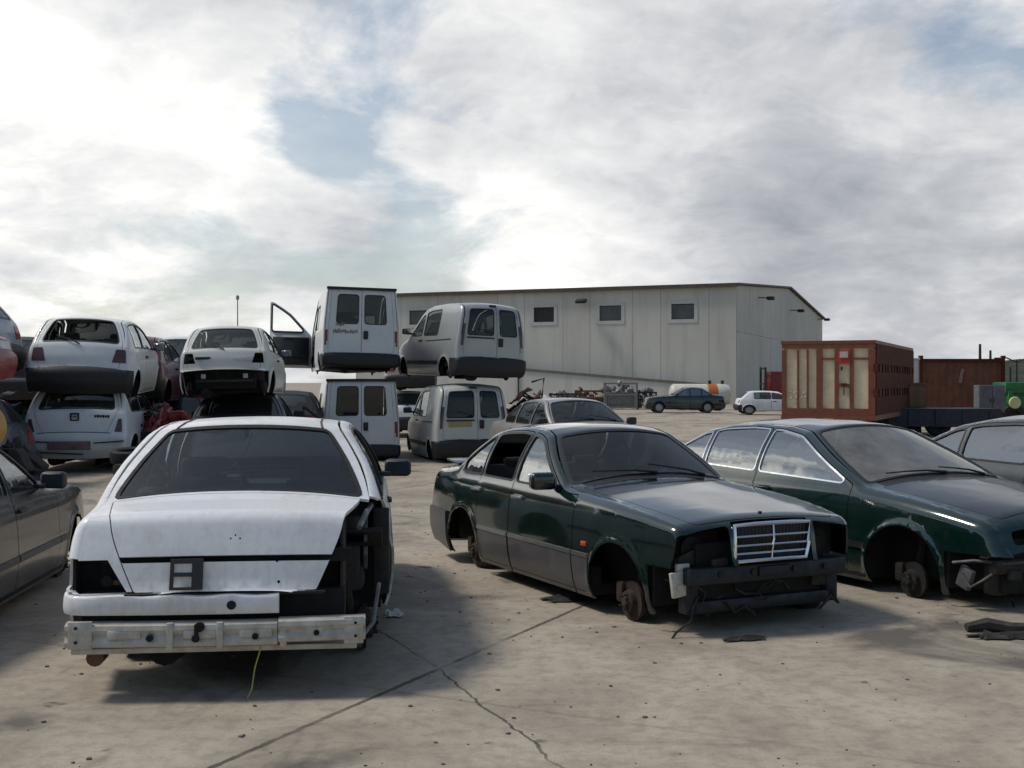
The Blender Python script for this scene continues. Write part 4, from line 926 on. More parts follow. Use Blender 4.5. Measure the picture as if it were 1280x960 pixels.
def van(b, ckey, name, label, loc, rz, pm, kind, tilt=(0, 0), group=None, rear_bumper=True, bumper=BLACK, glass=None, plate=None, doorout=False, wheels='none', wins=True):
    S = b.S; h = b.W/2; K = b.K; glass = glass or GLASSD
    if kind == 'k': belt = lambda x: 1.10; wn = [(.16, .98, 'fd*'), (-.80, .02, None)]; dr = (.06, .95)
    else: belt = lambda x: 1.14; wn = [(.10, 1.0, 'fd*'), (-.75, -.05, None)]; dr = (.02, 1.0)
    def side(nodoor):
        o = []; dp = b.door(dr[0], dr[1], .05)
        if nodoor: o += [C('hole', dp, drop=True)]
        else: o += [C('gap', offset(dp, .008), drop=True), C('door', dp, pm, 0, .02, key='fd*')]
        for a, c, par in wn:
            if par and nodoor: continue
            top = .13 if kind == 'k' else .30
            o += paned(b.window(a, c, belt, top, .05), glass, BLACK, .02, None if nodoor else par)
        if kind == 'k': 
            o += [C('side_moulding', densify([(dr[1]-.02, .45), (-.92, .45), (-.92, .53), (dr[1]-.02, .53)], .08), bumper, .014)]
            o += [C('slide_rail', densify([(-.15, .96), (-1.62, .98), (-1.62, 1.0), (-.15, .98)], .08), BLACK, .008)]
        o += bumper_ends(b, bumper, True, rear_bumper, .60, .59 if kind == 'k' else .53)
        return o
    right = side(False); left = side(True) if doorout else right
    rib = gapped('bonnet', trap([(S['hood_f'], -h*.86), (S['cowl'], -h*.92), (S['cowl'], h*.92), (S['hood_f'], h*.86)], .05), pm, .006, sol=.02)
    rib += [C('scuttle', rect(S['cowl']+.008, S['ws_b']+.01, -h*.85, h*.85, .02), BLACK, -.006)]
    p = trap([(S['ws_b']+.015, -h*.88), (S['ws_t']-.02, -h*.84), (S['ws_t']-.02, h*.84), (S['ws_b']+.015, h*.88)], .07)
    rib += [C('windscreen_trim', offset(p, .025), BLACK, .003), C('windscreen', p, GLASS, -.004, 0)]
    mid = -.11 if kind == 'k' else 0.
    for nm, t0, t1 in (('a', mid+.006, h*.90), ('b', -h*.90, mid-.006)):
        p = rect(S['rw_t']+.02, S['lid_b']-.01, t0, t1, .05, .08)
        rib += gapped('rear_door', p, pm, .006, sol=.02, key='rdoor'+nm)
    zt_, zb_ = (1.62, 1.10) if kind == 'k' else (1.80, 1.20)
    pan = [(mid+.10, h*.82, 'a'), (-h*.82, mid-.10, 'b')] if kind == 'k' else [(.085, .575, 'a'), (-.575, -.085, 'b')]
    for t0, t1, nm in pan:
        p = rect(b.sz(zt_), b.sz(zb_), t0, t1, .06)
        rib += [C('window_trim', offset(p, .022), BLACK, .004, par='rdoor'+nm), C('window', p, glass, -.006, 0, par='rdoor'+nm)]
    for sg in (1, -1):
        zz = (1.05, .72) if kind == 'b' else (1.32, .86)
        p = trap([(b.sz(zz[0]), sg*h*.925), (b.sz(zz[0]), sg*h*1.03), (b.sz(zz[1]), sg*h*1.03), (b.sz(zz[1]), sg*h*.925)], .01); rib.append(C('tail_light', p, REDLAMP if kind == 'b' else plain('dull_tail_lamp', (.10, .05, .045), .25), .010, .02))
        p = trap([(S['bump']+.05, sg*h*.50), (S['nose'], sg*h*.52), (S['nose'], sg*h*.97), (S['bump']+.05, sg*h*.95)], .03); rib.append(C('headlight', p, CLEARLAMP, .004, .02))
    rib.append(C('grille', trap([(S['bump']+.05, -.32), (S['nose']-.02, -.34), (S['nose']-.02, .34), (S['bump']+.05, .32)], .02), BLACK, .003, .02))
    for on, n, lp in ((True, 'front_bumper', [(-.01, -h-.02), (S['bump'], -h-.02), (S['bump'], h+.02), (-.01, h+.02)]), (rear_bumper, 'rear_bumper', [(S['rb'], -h-.02), (b.s[-1]+.02, -h-.02), (b.s[-1]+.02, h+.02), (S['rb'], h+.02)])):
        rib.append(C(n, densify(lp, .09), bumper, .022, .02, key='fb' if n[0] == 'f' else 'rb') if on else C('hole', densify(lp, .09), drop=True))
    root, parts = body_build(name, label, 'van', b, loc, rz, pm, left, right, rib, ckey, group, tilt)
    underbody(root, b, 1.05); interior(root, b, 1.0, rearx=-.8, z=.38, seatx=.25, bench=(kind == 'k'))
    x0 = b.xmin
    bm = bmesh.new(); box(bm, b.rp3(b.sz(.95), mid-.10)+Vector((-.01, 0, 0)), (.05, .10, .18), None, .012); link('rear_door_handle', bm, BLACK, root)
    for sg in (1, -1):
        for z in ((1.45, .75) if kind == 'b' else (1.5, .8)):
            bm = bmesh.new(); q = b.rp3(b.sz(z), sg*h*.93); cyl(bm, q+Vector((-.006, 0, -.05)), q+Vector((-.006, 0, .05)), .016, None, 8); link('hinge', bm, pm, root)
        handle(root, b, dr[0]+.14, .98, sg)
        if sg > 0 and not doorout: mirror(root, b, .86, 1.16, sg, BLACK)
        for x in (b.xf, b.xr):
            if wheels == 'disc': disc(root, b, x, sg)
    if kind == 'b':
        bm = bmesh.new(); box(bm, (-1.98, 0, 1.95), (.10, b.W-.16, .055), None, .015); link('roof_strip', bm, BLACK, root)
    else:
        bm = bmesh.new(); box(bm, b.rp3(b.sz(1.035), .33)+Vector((-.01, 0, 0)), (.04, .62, .03), None, .01); link('plate_lamp_bar', bm, BLACK, root)
        bm = bmesh.new(); box(bm, b.rp3(b.sz(1.69), -.02)+Vector((-.01, 0, 0)), (.05, .16, .045), None, .012); link('brake_lamp', bm, BLACK, root)
        wiper(root, b, -.02, .45, b.sz(1.13), b.sz(1.22), 'rear_wiper')
    if kind == 'b' and doorout:
        rn = random.Random(len(label)); bm = bmesh.new(); c = b.rp3(b.sz(1.02), .36)+Vector((-.004, 0, 0))
        for k in range(15): box(bm, c+Vector((0, .25-k*.035, rn.uniform(-.012, .012))), (.008, .024, rn.uniform(.05, .10)), Matrix.Rotation(rn.uniform(-.4, .4), 3, 'X'), .002)
        for k in range(5): box(bm, c+Vector((0, .20-k*.04, .14+rn.uniform(-.02, .02))), (.008, .03, rn.uniform(.03, .07)), Matrix.Rotation(rn.uniform(-.8, .8), 3, 'X'), .002)
        link('faded_lettering', bm, plain('faded_olive', (.26, .25, .17), .7, 0, .4, 14), root)
    if plate:
        bm = bmesh.new(); box(bm, b.rp3(b.sz(.955), .33)+Vector((-.008, 0, 0)), (.012, .50, .115), None, .004); link('number_plate', bm, plate, root)
    if doorout:
        dp, wp = b.door(dr[0], dr[1], .05), b.window(dr[0]+.06, .98, lambda x: 1.16, .115, .05)
        e = bpy.data.objects.new('open_door', None); COL.objects.link(e); e.parent = root; e.location = (1.0, float(b.halfw([1.0], [.8])[0]), 0); e.rotation_euler = (0, 0, R(3)); e['label'] = 'driver door swung wide open'
        fl = lambda q: (1.0-q[0], q[1])
        for nm_, cuts, keep, x_, th, mat_ in (('door_skin', [C('hole', wp)], -1, .03, .02, pm), ('door_trim', [C('t', offset([q for q in dp if True], -.07)), C('w', offset(wp, .10)), C('u', [(-1, 1.02), (2, 1.02), (2, 3), (-1, 3)])], 0, -.02, .03, DASHM), ('window_frame', [C('a', offset(wp, .035)), C('b', wp)], 0, .0, .03, BLACK)):
            vs, G = cdt([fl(q) for q in ccw(dp)][::-1], [dict(poly=[fl(q) for q in c['poly']][::-1]) for c in cuts], np.zeros((1, 2))-9, .01)
            bm = bmesh.new(); vv = [bm.verts.new((x_, v[0], v[1])) for v in vs]
            for tr in G.get(keep, []): bm.faces.new([vv[i] for i in tr])
            bmesh.ops.delete(bm, geom=[v for v in bm.verts if not v.link_faces], context='VERTS'); bmesh.ops.recalc_face_normals(bm, faces=bm.faces[:])
            o_ = link(nm_, bm, mat_, e); m_ = o_.modifiers.new('thickness', 'SOLIDIFY'); m_.thickness = th; m_.offset = 0
        bm = bmesh.new(); box(bm, (-.05, .55, .98), (.05, .22, .05), None, .015); link('armrest', bm, BLACK, e); bm = bmesh.new(); box(bm, (-.05, .5, .45), (.05, .6, .14), None, .02); link('door_pocket', bm, BLACK, e)
    # dark flank of the load bay behind the side panes
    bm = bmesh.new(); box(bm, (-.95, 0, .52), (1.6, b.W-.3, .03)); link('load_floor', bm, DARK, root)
    return root, parts
# ------------------------------------------------------------------ camera, light, sky
cd = bpy.data.cameras.new('camera'); cam = bpy.data.objects.new('camera', cd); COL.objects.link(cam)
cd.sensor_width = 36; cd.lens = FOC/1280*36; cd.clip_start = .1; cd.clip_end = 6000
cam.location = (0, 0, CAMZ); cam.rotation_euler = (R(90)-(480-HY)/FOC, 0, 0); sc.camera = cam
SUN_EL, SUN_AZ = 55.0, -84.0           # azimuth measured from straight ahead, negative = to the left
sd = Vector((math.sin(R(SUN_AZ))*math.cos(R(SUN_EL)), math.cos(R(SUN_AZ))*math.cos(R(SUN_EL)), math.sin(R(SUN_EL))))
ld = bpy.data.lights.new('sun', 'SUN'); ld.energy = 2.4; ld.angle = R(11); ld.color = (1, .95, .87)
sun = bpy.data.objects.new('sun', ld); COL.objects.link(sun); sun.rotation_euler = sd.to_track_quat('Z', 'Y').to_euler(); sun.location = (0, 0, 60)

w = bpy.data.worlds.new('World'); sc.world = w; w.use_nodes = True; t = w.node_tree; t.nodes.clear()
out = t.nodes.new('ShaderNodeOutputWorld')
sky = t.nodes.new('ShaderNodeTexSky'); sky.sky_type = 'NISHITA'; sky.sun_disc = False
sky.sun_elevation = R(SUN_EL); sky.sun_rotation = R(SUN_AZ); sky.air_density = 1.2; sky.dust_density = 1.0; sky.ozone_density = 1.5
bg1 = t.nodes.new('ShaderNodeBackground'); bg1.inputs[1].default_value = .10; t.links.new(sky.outputs[0], bg1.inputs[0])
tc = t.nodes.new('ShaderNodeTexCoord'); vec = tc.outputs['Generated']
sx = t.nodes.new('ShaderNodeSeparateXYZ'); t.links.new(vec, sx.inputs[0])
den = math_(t, 'ADD', math_(t, 'MAXIMUM', sx.outputs[2], 0.), .34)
cx = t.nodes.new('ShaderNodeCombineXYZ'); t.links.new(math_(t, 'DIVIDE', sx.outputs[0], den), cx.inputs[0]); t.links.new(math_(t, 'DIVIDE', sx.outputs[1], den), cx.inputs[1])
P = cx.outputs[0]
def blob(px, py, k, wx=1.):
    """soft lobe of the cloud field round one direction of the sky"""
    d = Vector(((px-640)/FOC, 1, (HY-py)/FOC)).normalized()
    n = t.nodes.new('ShaderNodeVectorMath'); n.operation = 'DOT_PRODUCT'; t.links.new(wv, n.inputs[0]); n.inputs[1].default_value = d
    return math_(t, 'POWER', math_(t, 'MAXIMUM', n.outputs['Value'], 0.), k)
wn = t.nodes.new('ShaderNodeTexNoise'); wn.inputs['Scale'].default_value = 9; wn.inputs['Detail'].default_value = 4; t.links.new(vec, wn.inputs['Vector'])
wa = t.nodes.new('ShaderNodeVectorMath'); wa.operation = 'MULTIPLY_ADD'; t.links.new(wn.outputs['Color'], wa.inputs[0]); wa.inputs[1].default_value = (.11, .11, .07); 
wo = t.nodes.new('ShaderNodeVectorMath'); wo.operation = 'ADD'; t.links.new(vec, wo.inputs[0]); wo.inputs[1].default_value = (-.055, -.055, -.035)
t.links.new(wo.outputs[0], wa.inputs[2])
nv = t.nodes.new('ShaderNodeVectorMath'); nv.operation = 'NORMALIZE'; t.links.new(wa.outputs[0], nv.inputs[0]); wv = nv.outputs[0]
def total(items):
    s = None
    for px, py, k, a in items:
        v = math_(t, 'MULTIPLY', blob(px, py, k), a); s = v if s is None else math_(t, 'ADD', s, v)
    return s
n1 = noise(t, 2.0, 11, .62, P, .3); n2 = math_(t, 'ADD', math_(t, 'MULTIPLY', noise(t, 3.2, 9, .58, P, .3), .72), math_(t, 'MULTIPLY', noise(t, 9, 9, .6, P, .6), .28)); n3 = noise(t, .9, 4, .5, P)
cov = math_(t, 'ADD', n1, total([(440, 190, 1600, -.17), (480, 160, 3000, -.10), (530, 250, 2500, -.16), (390, 175, 3500, -.08), (250, 330, 900, -.10), (520, 345, 900, -.18), (330, 130, 2500, -.08), (1210, 90, 1100, -.22), (1285, 130, 1500, -.20), (1300, 300, 1800, -.16), (1000, 280, 90, .16), (1180, 300, 150, .10),
                                 (800, 260, 60, .16), (150, 180, 160, .10), (230, 270, 200, .05), (640, -60, 40, -.06)]))
back = ramp(t, sx.outputs[1], -.35, .5, -.30, .07)
high = ramp(t, sx.outputs[2], .31, .55, 0, -.26)
cov = math_(t, 'ADD', math_(t, 'ADD', cov, back), high)
veil = math_(t, 'MULTIPLY', ramp(t, sx.outputs[2], .05, .32, .45, .22), ramp(t, sx.outputs[1], -.3, .4))
mask = math_(t, 'MAXIMUM', ramp(t, cov, .41, .60), veil)
ms = t.nodes.new('ShaderNodeMath'); ms.operation = 'SMOOTH_MIN'; t.links.new(mask, ms.inputs[0]); ms.inputs[1].default_value = .985; ms.inputs[2].default_value = .1
# cloud tone: bright where thin or towards the sun, grey where deep
ton = math_(t, 'ADD', math_(t, 'MULTIPLY_ADD', n2, 1.25, -.13), total([(60, 245, 700, -.30), (170, 255, 1200, -.14), (480, 290, 1000, -.22), (1010, 265, 220, -.17), (1200, 340, 160, -.14), (830, 180, 300, -.08), (1120, 240, 50, -.08), (350, 270, 1500, -.06),
                                 (90, 145, 300, .34), (300, 210, 300, .18), (130, 330, 500, .14), (650, 300, 200, .14), (740, 320, 300, .10), (600, 150, 300, .10), (1110, 175, 1200, .10)]))
sundot = t.nodes.new('ShaderNodeVectorMath'); sundot.operation = 'DOT_PRODUCT'; t.links.new(vec, sundot.inputs[0]); sundot.inputs[1].default_value = sd
glow = math_(t, 'POWER', math_(t, 'MAXIMUM', sundot.outputs['Value'], 0.), 5)
ton = math_(t, 'ADD', ton, math_(t, 'MULTIPLY', glow, .45))
left_ = ramp(t, sx.outputs[0], -.75, -.25, 1., 0); ton = math_(t, 'ADD', ton, math_(t, 'MULTIPLY', left_, math_(t, 'MULTIPLY_ADD', math_(t, 'SUBTRACT', n2, .45), 1.6, .26)))
cr = t.nodes.new('ShaderNodeValToRGB'); t.links.new(ton, cr.inputs[0]); e = cr.color_ramp.elements
e[0].position = .05; e[0].color = (.36, .38, .42, 1); e[1].position = 1.0; e[1].color = (2.0, 1.95, 1.85, 1)
for pos, col in ((.30, (.55, .565, .60, 1)), (.46, (.74, .75, .765, 1)), (.62, (.92, .92, .91, 1)), (.76, (1.12, 1.10, 1.06, 1))): q = e.new(pos); q.color = col
bg2 = t.nodes.new('ShaderNodeBackground'); t.links.new(cr.outputs[0], bg2.inputs[0]); bg2.inputs[1].default_value = 1.0
mx = t.nodes.new('ShaderNodeMixShader'); t.links.new(ms.outputs[0], mx.inputs[0]); t.links.new(bg1.outputs[0], mx.inputs[1]); t.links.new(bg2.outputs[0], mx.inputs[2])
t.links.new(mx.outputs[0], out.inputs[0])
sc.view_settings.view_transform = 'Standard'; sc.view_settings.look = 'None'; sc.view_settings.exposure = 0; sc.view_settings.gamma = 1
sc.cycles.max_bounces = 8; sc.cycles.transparent_max_bounces = 16; sc.cycles.caustics_reflective = False; sc.cycles.caustics_refractive = False
sc.cycles.sample_clamp_indirect = 4
try: sc.cycles.use_denoising = True
except Exception: pass

# ------------------------------------------------------------------ ground
def sm(a, b, v):
    u = min(1, max(0, (v-a)/(b-a))); return u*u*(3-2*u)
def gz(x, y): return .33*sm(-2.6, -5.2, x)*sm(11.5, 16, y)*(1-sm(24, 30, y))
def lin(a, b, s): return list(np.arange(a, b, s))
gx = [-2500, -900, -400, -200, -100, -60]+lin(-40, -14, 3)+lin(-14, 10, .5)+lin(10, 40, 3)+[40, 60, 100, 200, 400, 900, 2500]
gy = [-300, -80, -30, -12, -4]+lin(0, 34, .5)+lin(34, 110, 4)+[110, 150, 220, 400, 900, 2000, 4000]
bm = bmesh.new(); V = [[bm.verts.new((x, y, gz(x, y))) for x in gx] for y in gy]
for j in range(len(gy)-1):
    for i in range(len(gx)-1): bm.faces.new((V[j][i], V[j][i+1], V[j+1][i+1], V[j+1][i]))
m, t, p, o = nt('yard_concrete')
co = wcoord(t); s3 = t.nodes.new('ShaderNodeSeparateXYZ'); t.links.new(co, s3.inputs[0])
big = noise(t, .16, 7, .62, co, .4); mid = noise(t, .75, 8, .66, co, .6); fine = noise(t, 9, 8, .7, co); grit = noise(t, 70, 4, .7, co); stain = noise(t, .42, 6, .6, co, 1.2)
c = mixc(t, ramp(t, big, .36, .64), (.335, .285, .215), (.44, .383, .298))
c = mixc(t, ramp(t, mid, .42, .66, 0, .62), c, (.17, .142, .108))
c = mixc(t, ramp(t, stain, .565, .66, 0, .85), c, (.075, .062, .050))
c = mixc(t, ramp(t, stain, .27, .36, .65, 0), c, (.47, .415, .325))
c = mixc(t, ramp(t, noise(t, 1.6, 7, .65, co, 1.5), .66, .73, 0, .6), c, (.11, .075, .05))
c = mixc(t, ramp(t, fine, .45, .75, 0, .6), c, (.12, .105, .088))
c = mixc(t, ramp(t, grit, .56, .70, 0, .5), c, (.10, .09, .08))
tm = wcoord(t, (1.3, .16, 1)); c = mixc(t, ramp(t, noise(t, 1.4, 5, .6, tm, .8), .60, .68, 0, .45), c, (.10, .085, .065))
c = mixc(t, ramp(t, noise(t, 2.8, 3, .45, co, .3), .70, .74, 0, .7), c, (.045, .038, .032))
c = mixc(t, ramp(t, noise(t, 22, 6, .75, co), .62, .70, 0, .5), c, (.46, .42, .35))
wob = math_(t, 'MULTIPLY', math_(t, 'SUBTRACT', noise(t, 1.2, 5, .6, co), .5), .22)
wob2 = math_(t, 'MULTIPLY', math_(t, 'SUBTRACT', noise(t, 14, 4, .6, co), .5), .035)
def joint(nx, ny, off, per, wd, wb=1.):
    """expansion joint: lines nx*x+ny*y = off (+ k*per)"""
    v = math_(t, 'ADD', math_(t, 'MULTIPLY', s3.outputs[0], nx), math_(t, 'MULTIPLY', s3.outputs[1], ny))
    v = math_(t, 'ADD', math_(t, 'SUBTRACT', v, off), wob2 if wb < 1 else math_(t, 'ADD', math_(t, 'MULTIPLY', wob, wb), wob2))
    v = math_(t, 'ABSOLUTE', v) if per is None else math_(t, 'ABSOLUTE', math_(t, 'SUBTRACT', math_(t, 'FRACT', math_(t, 'ADD', math_(t, 'DIVIDE', v, per), 100.5)), .5))
    return ramp(t, v, wd/(per or 1), wd*.45/(per or 1), 0, 1)
def unit(x, y): L = math.hypot(x, y); return x/L, y/L
ax, ay = unit(2.08, -1.03); k0 = ax*-.45+ay*6.97
j1 = joint(ax, ay, k0, 6.5, .022, .5)
bx, by = unit(1.07, .42); k1 = bx*-.45+by*6.97
j2 = joint(bx, by, k1, None, .011, 1.2)
cxx, cyy = unit(1.03, 2.08); j3 = joint(cxx, cyy, cxx*-.45+cyy*12.2, 5.2, .026, .4)
j = math_(t, 'MULTIPLY', math_(t, 'MAXIMUM', j1, math_(t, 'MAXIMUM', j2, math_(t, 'MULTIPLY', j3, .25))), ramp(t, noise(t, 1.1, 4, .6, co), .36, .52, .2, .8))
c = mixc(t, j, c, (.030, .025, .020))
t.links.new(c, p.inputs['Base Color'])
t.links.new(ramp(t, stain, .55, .70, .88, .5), p.inputs['Roughness']); p.inputs['Specular IOR Level'].default_value = .35
hh = math_(t, 'SUBTRACT', math_(t, 'ADD', math_(t, 'MULTIPLY', fine, .5), math_(t, 'ADD', math_(t, 'MULTIPLY', grit, .25), mid)), math_(t, 'MULTIPLY', j, 1.3))
bump(t, p, hh, .45, .02)
structure(link('ground', bm, m, None, 0))

# ------------------------------------------------------------------ cars
green_saloon(); big_saloon(); ws_ = white_saloon(); ws_.scale = (1, 1.045, 1.01)
bs = green_shape(); belt_s = lambda x: .962-.010*(x-.7); XS = (.50, -.25, -.86, -1.32, .86)
rz = head(-.109, .994)
plain_saloon(green_shape(), 'grey', 'charcoal_saloon', 'charcoal saloon cut by the left edge of the photo, front wheel missing', zup(by_wheel(bs, (-3.82, 10.40), rz), -.10), rz, GREYDK, belt_s, BLACK, XS, wheels='disc')
b2 = big_shape(); rz = head(.44, -.898)
plain_saloon(b2, 'edge', 'grey_saloon', 'grey saloon cut by the right edge of the photo, bright sky in its side windows', (5.86, 11.45, -.09), rz, EDGEGREY, lambda x: .985-.022*(x-.7), BLACK, (.98, -.30, -1.12, -1.72, .98), wheels='disc')
rz = head(.42, -.91)
plain_saloon(green_shape(), 'back', 'warm_grey_saloon', 'warm grey saloon parked behind the green ones, dark windscreen', (1.15, 21.6, -.02), rz, GREYB, belt_s, BLACK, XS, wheels='wheel', glass=GLASSREF)
plain_saloon(green_shape(), 'far', 'distant_green_saloon', 'dark green saloon parked alone in front of the warehouse', (x_at(854, 66), 66, 0), R(181), GREEN, belt_s, BLACK, XS, wheels='wheel', front_bumper=True, lamps=(CLEARLAMP, REDLAMP))

# vans in two-high stacks
rz = R(90+14); d0 = 25.3
bv = boxvan_shape()
van(bv, 'bv0', 'white_van', 'white panel van with twin rear doors at the bottom of its stack', zup(by_rear(bv, (x_at(452, d0), d0), R(90+12)), -.20), R(90+12), WHITE2, 'b', wheels='disc', group='stacked vans', rear_bumper=True, bumper=BLACK)
up, upp = van(bv, 'bv1', 'white_van', 'white panel van with black roof edge on top of its stack, driver door swung open', zup(by_rear(bv, (x_at(451, d0), d0), rz), 1.74), rz, WHITE2, 'b', wheels='disc', group='stacked vans', doorout=True, tilt=(R(1.2), R(.8)))
bk = kangoo_shape(); PLATE = plain('faded_yellow_plate', (.42, .34, .16), .6, 0, .4, 30)
van(bk, 'bk0', 'cream_van', 'grey-white windowed van with faded plate at the bottom of its stack', zup(by_rear(bk, (x_at(592, 25), 25), R(90+15)), -.14), R(90+15), CREAM, 'k', wheels='disc', group='stacked vans', plate=PLATE)
van(bk, 'bk0', 'silver_van', 'silver windowed van on top of its stack before the warehouse', zup(by_rear(bk, (x_at(614, 25), 25), R(90+25)), 1.63), R(90+25), SILVER, 'k', wheels='disc', group='stacked vans', tilt=(R(2.2), R(-1)))

def stack_gz(x, y): return gz(x, y)
# left-hand stacks
bh = hatch_shape(.085, 0); bi = hatch_shape(.085, 1); beltv = lambda x: .93-.012*(x-.5)
rz = R(90+9.5); d0 = 17.8; g0 = .33
hatch(bi, 'bi0', 'white_hatchback', 'white hatchback with slanted tailgate and torn rear bumper under another one', zup(by_rear(bi, (x_at(92, d0), d0), R(90+8)), g0-.02), R(90+8), WHITE2, beltv, bumper=WHITE3, slant=.66, lamp_low=True, wheels='disc', group='stacked hatchbacks', lamps=(CLEARLAMP, plain('dull_tail_lamp', (.10, .05, .045), .25)), wide=.84, wip=False, emblem=True, glass=GLASSD)
hatch(bh, 'bh0', 'white_hatchback', 'white hatchback with black rear bumper and no rear window glass, top of its stack', zup(by_rear(bh, (x_at(96, d0+.1), d0+.1), rz), 1.36), rz, WHITE2, beltv, rwk=False, lamps=(CLEARLAMP, plain('dull_tail_lamp', ())), wheels='disc', group='stacked hatchbacks', tilt=(R(1.6), R(-1.5)))
d1 = 19.
bh2 = hatch_shape(.085, 1)
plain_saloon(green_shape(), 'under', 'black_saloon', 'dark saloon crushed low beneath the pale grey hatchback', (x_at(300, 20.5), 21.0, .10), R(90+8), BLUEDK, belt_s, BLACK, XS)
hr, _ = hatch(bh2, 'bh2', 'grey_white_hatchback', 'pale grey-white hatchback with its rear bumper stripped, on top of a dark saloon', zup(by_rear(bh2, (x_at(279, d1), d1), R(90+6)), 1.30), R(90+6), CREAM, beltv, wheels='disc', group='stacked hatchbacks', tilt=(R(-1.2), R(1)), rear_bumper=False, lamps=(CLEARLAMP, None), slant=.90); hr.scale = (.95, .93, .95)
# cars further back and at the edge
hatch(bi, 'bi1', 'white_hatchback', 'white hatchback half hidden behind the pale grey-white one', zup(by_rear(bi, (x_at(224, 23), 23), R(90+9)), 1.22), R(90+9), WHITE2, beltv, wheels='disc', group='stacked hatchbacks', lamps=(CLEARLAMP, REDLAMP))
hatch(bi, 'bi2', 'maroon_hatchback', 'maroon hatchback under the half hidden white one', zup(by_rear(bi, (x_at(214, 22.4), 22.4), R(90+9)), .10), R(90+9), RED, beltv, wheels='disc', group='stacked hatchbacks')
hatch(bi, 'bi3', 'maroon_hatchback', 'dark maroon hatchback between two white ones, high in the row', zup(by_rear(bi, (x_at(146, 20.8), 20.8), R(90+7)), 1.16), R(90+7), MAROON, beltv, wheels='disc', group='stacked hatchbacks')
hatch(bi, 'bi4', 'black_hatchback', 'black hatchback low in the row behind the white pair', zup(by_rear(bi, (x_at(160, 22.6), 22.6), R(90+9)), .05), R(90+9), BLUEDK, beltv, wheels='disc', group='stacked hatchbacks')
rz = R(158)
hatch(bh, 'bh5', 'silver_hatchback', 'bluish silver hatchback high at the left edge of the photo', (x_at(-140, 17.8), 17.8, 1.66), R(172), SILVERB, beltv, doors3=False, wheels='disc', group='stacked hatchbacks', glass=GLASSREF)
hatch(bh, 'bh6', 'red_hatchback', 'red hatchback jutting in at the left edge below the silver one', (x_at(-166, 15.8), 15.8, 1.54), R(-14), RED, beltv, wheels='disc', group='stacked hatchbacks', bumper=RED)
hatch(bh, 'bh7', 'dark_hatchback', 'dark blue hatchback at the bottom of the left edge stack', (x_at(-132, 16.6), 16.6, .12), R(168), BLUEDK, beltv, wheels='disc', group='stacked hatchbacks')
hatch(bi, 'bi4', 'black_hatchback', 'black hatchback on the ground left of the white vans, under the open van door', (x_at(352, 25), 25.5, .12), R(90+8), plain('near_black_paint', (.02, .02, .022), .5, 0, .4, 5), beltv, group='stacked hatchbacks', wheels='disc')  # near-black body colour, shared by the hatchbacks in the left gap
hatch(bi, 'bi4', 'black_hatchback', 'black hatchback deep in the dark gap at the left edge, low in its stack', (x_at(14, 22), 23, .10), R(90+12), plain('near_black_paint', ()), beltv, group='stacked hatchbacks', wheels='disc')
hatch(bi, 'bi4', 'dark_hatchback', 'near-black hatchback above the black one in the dark gap at the left edge', (x_at(16, 22), 23, 1.15), R(90+8), plain('near_black_paint', ()), beltv, group='stacked hatchbacks', wheels='disc')
hatch(bi, 'bi8', 'white_hatchback', 'small white hatchback seen in the gap between the two van stacks', zup(by_rear(bi, (x_at(511, 36), 36), R(90+6)), .02), R(90+6), WHITE, beltv, lamps=(CLEARLAMP, REDLAMP))
hatch(bi, 'bi9', 'beige_hatchback', 'beige hatchback stacked in the gap between the two van stacks', zup(by_rear(bi, (x_at(513, 36.2), 36.2), R(90+4)), 1.32), R(90+4), plain('dull_beige_paint', (.42, .36, .29), .5, 0, .3, 6), beltv, lamps=(CLEARLAMP, REDLAMP))
he, _ = hatch(bi, 'bi10', 'white_estate', 'white hatchback parked side-on beside the warehouse corner', (x_at(968, 62), 62, .02), R(-2), WHITE, beltv, doors3=False, wheels='wheel')

he.scale = (1.12, 1, .88)
# ------------------------------------------------------------------ warehouse
CONC = None
def concrete_wall():
    m, t, p, o = nt('precast_concrete')
    co = wcoord(t); st = noise(t, 1.2, 7, .65, wcoord(t, (1, 1, .12))); bg = noise(t, .25, 5, .6, co); fn = noise(t, 8, 6, .7, co)
    c = mixc(t, ramp(t, bg, .35, .65), (.50, .487, .44), (.57, .555, .505))
    c = mixc(t, ramp(t, st, .50, .72, 0, .5), c, (.31, .29, .245)); c = mixc(t, ramp(t, fn, .5, .75, 0, .35), c, (.33, .315, .275))
    i = t.nodes.new('ShaderNodeObjectInfo'); c = mixc(t, ramp(t, i.outputs['Random'], 0, 1, 0, .35), c, (.37, .36, .31))
    t.links.new(c, p.inputs['Base Color']); p.inputs['Roughness'].default_value = .9; bump(t, p, fn, .15, .02); return m
CONC = concrete_wall()
FRAMEC = plain('pale_window_surround', (.50, .50, .47), .8, 0, .2, 4)
PANE = plain('warehouse_glass', (.060, .072, .090), .2, 0, .4, 1.2); PANEB = plain('broken_dark_pane', (.008, .008, .008), .5, 0, .4, 2)
EDGE = plain('brown_roof_edge', (.085, .068, .058), .7, 0, .35, 3)
wh = empty('warehouse', (17.1, 90, 0)); wh.rotation_euler = (0, 0, math.atan2(.928, .371))   # local x runs along the gable end, local y along the long wall
tag(wh, 'large pale concrete warehouse with small high windows and low gable roof', 'building')
LW, GW, EZ, AZ = 33., 51.7, 9.1, 10.75
wins = [(3.25, 5.05), (9.1, 10.9), (14.75, 16.5), (20.5, 22.3), (26.0, 27.8)]
edges = [0, 2.1, 5.9, 8.2, 11.7, 14.0, 17.3, 19.7, 23.1, 25.2, 28.6, 30.8, 33.]
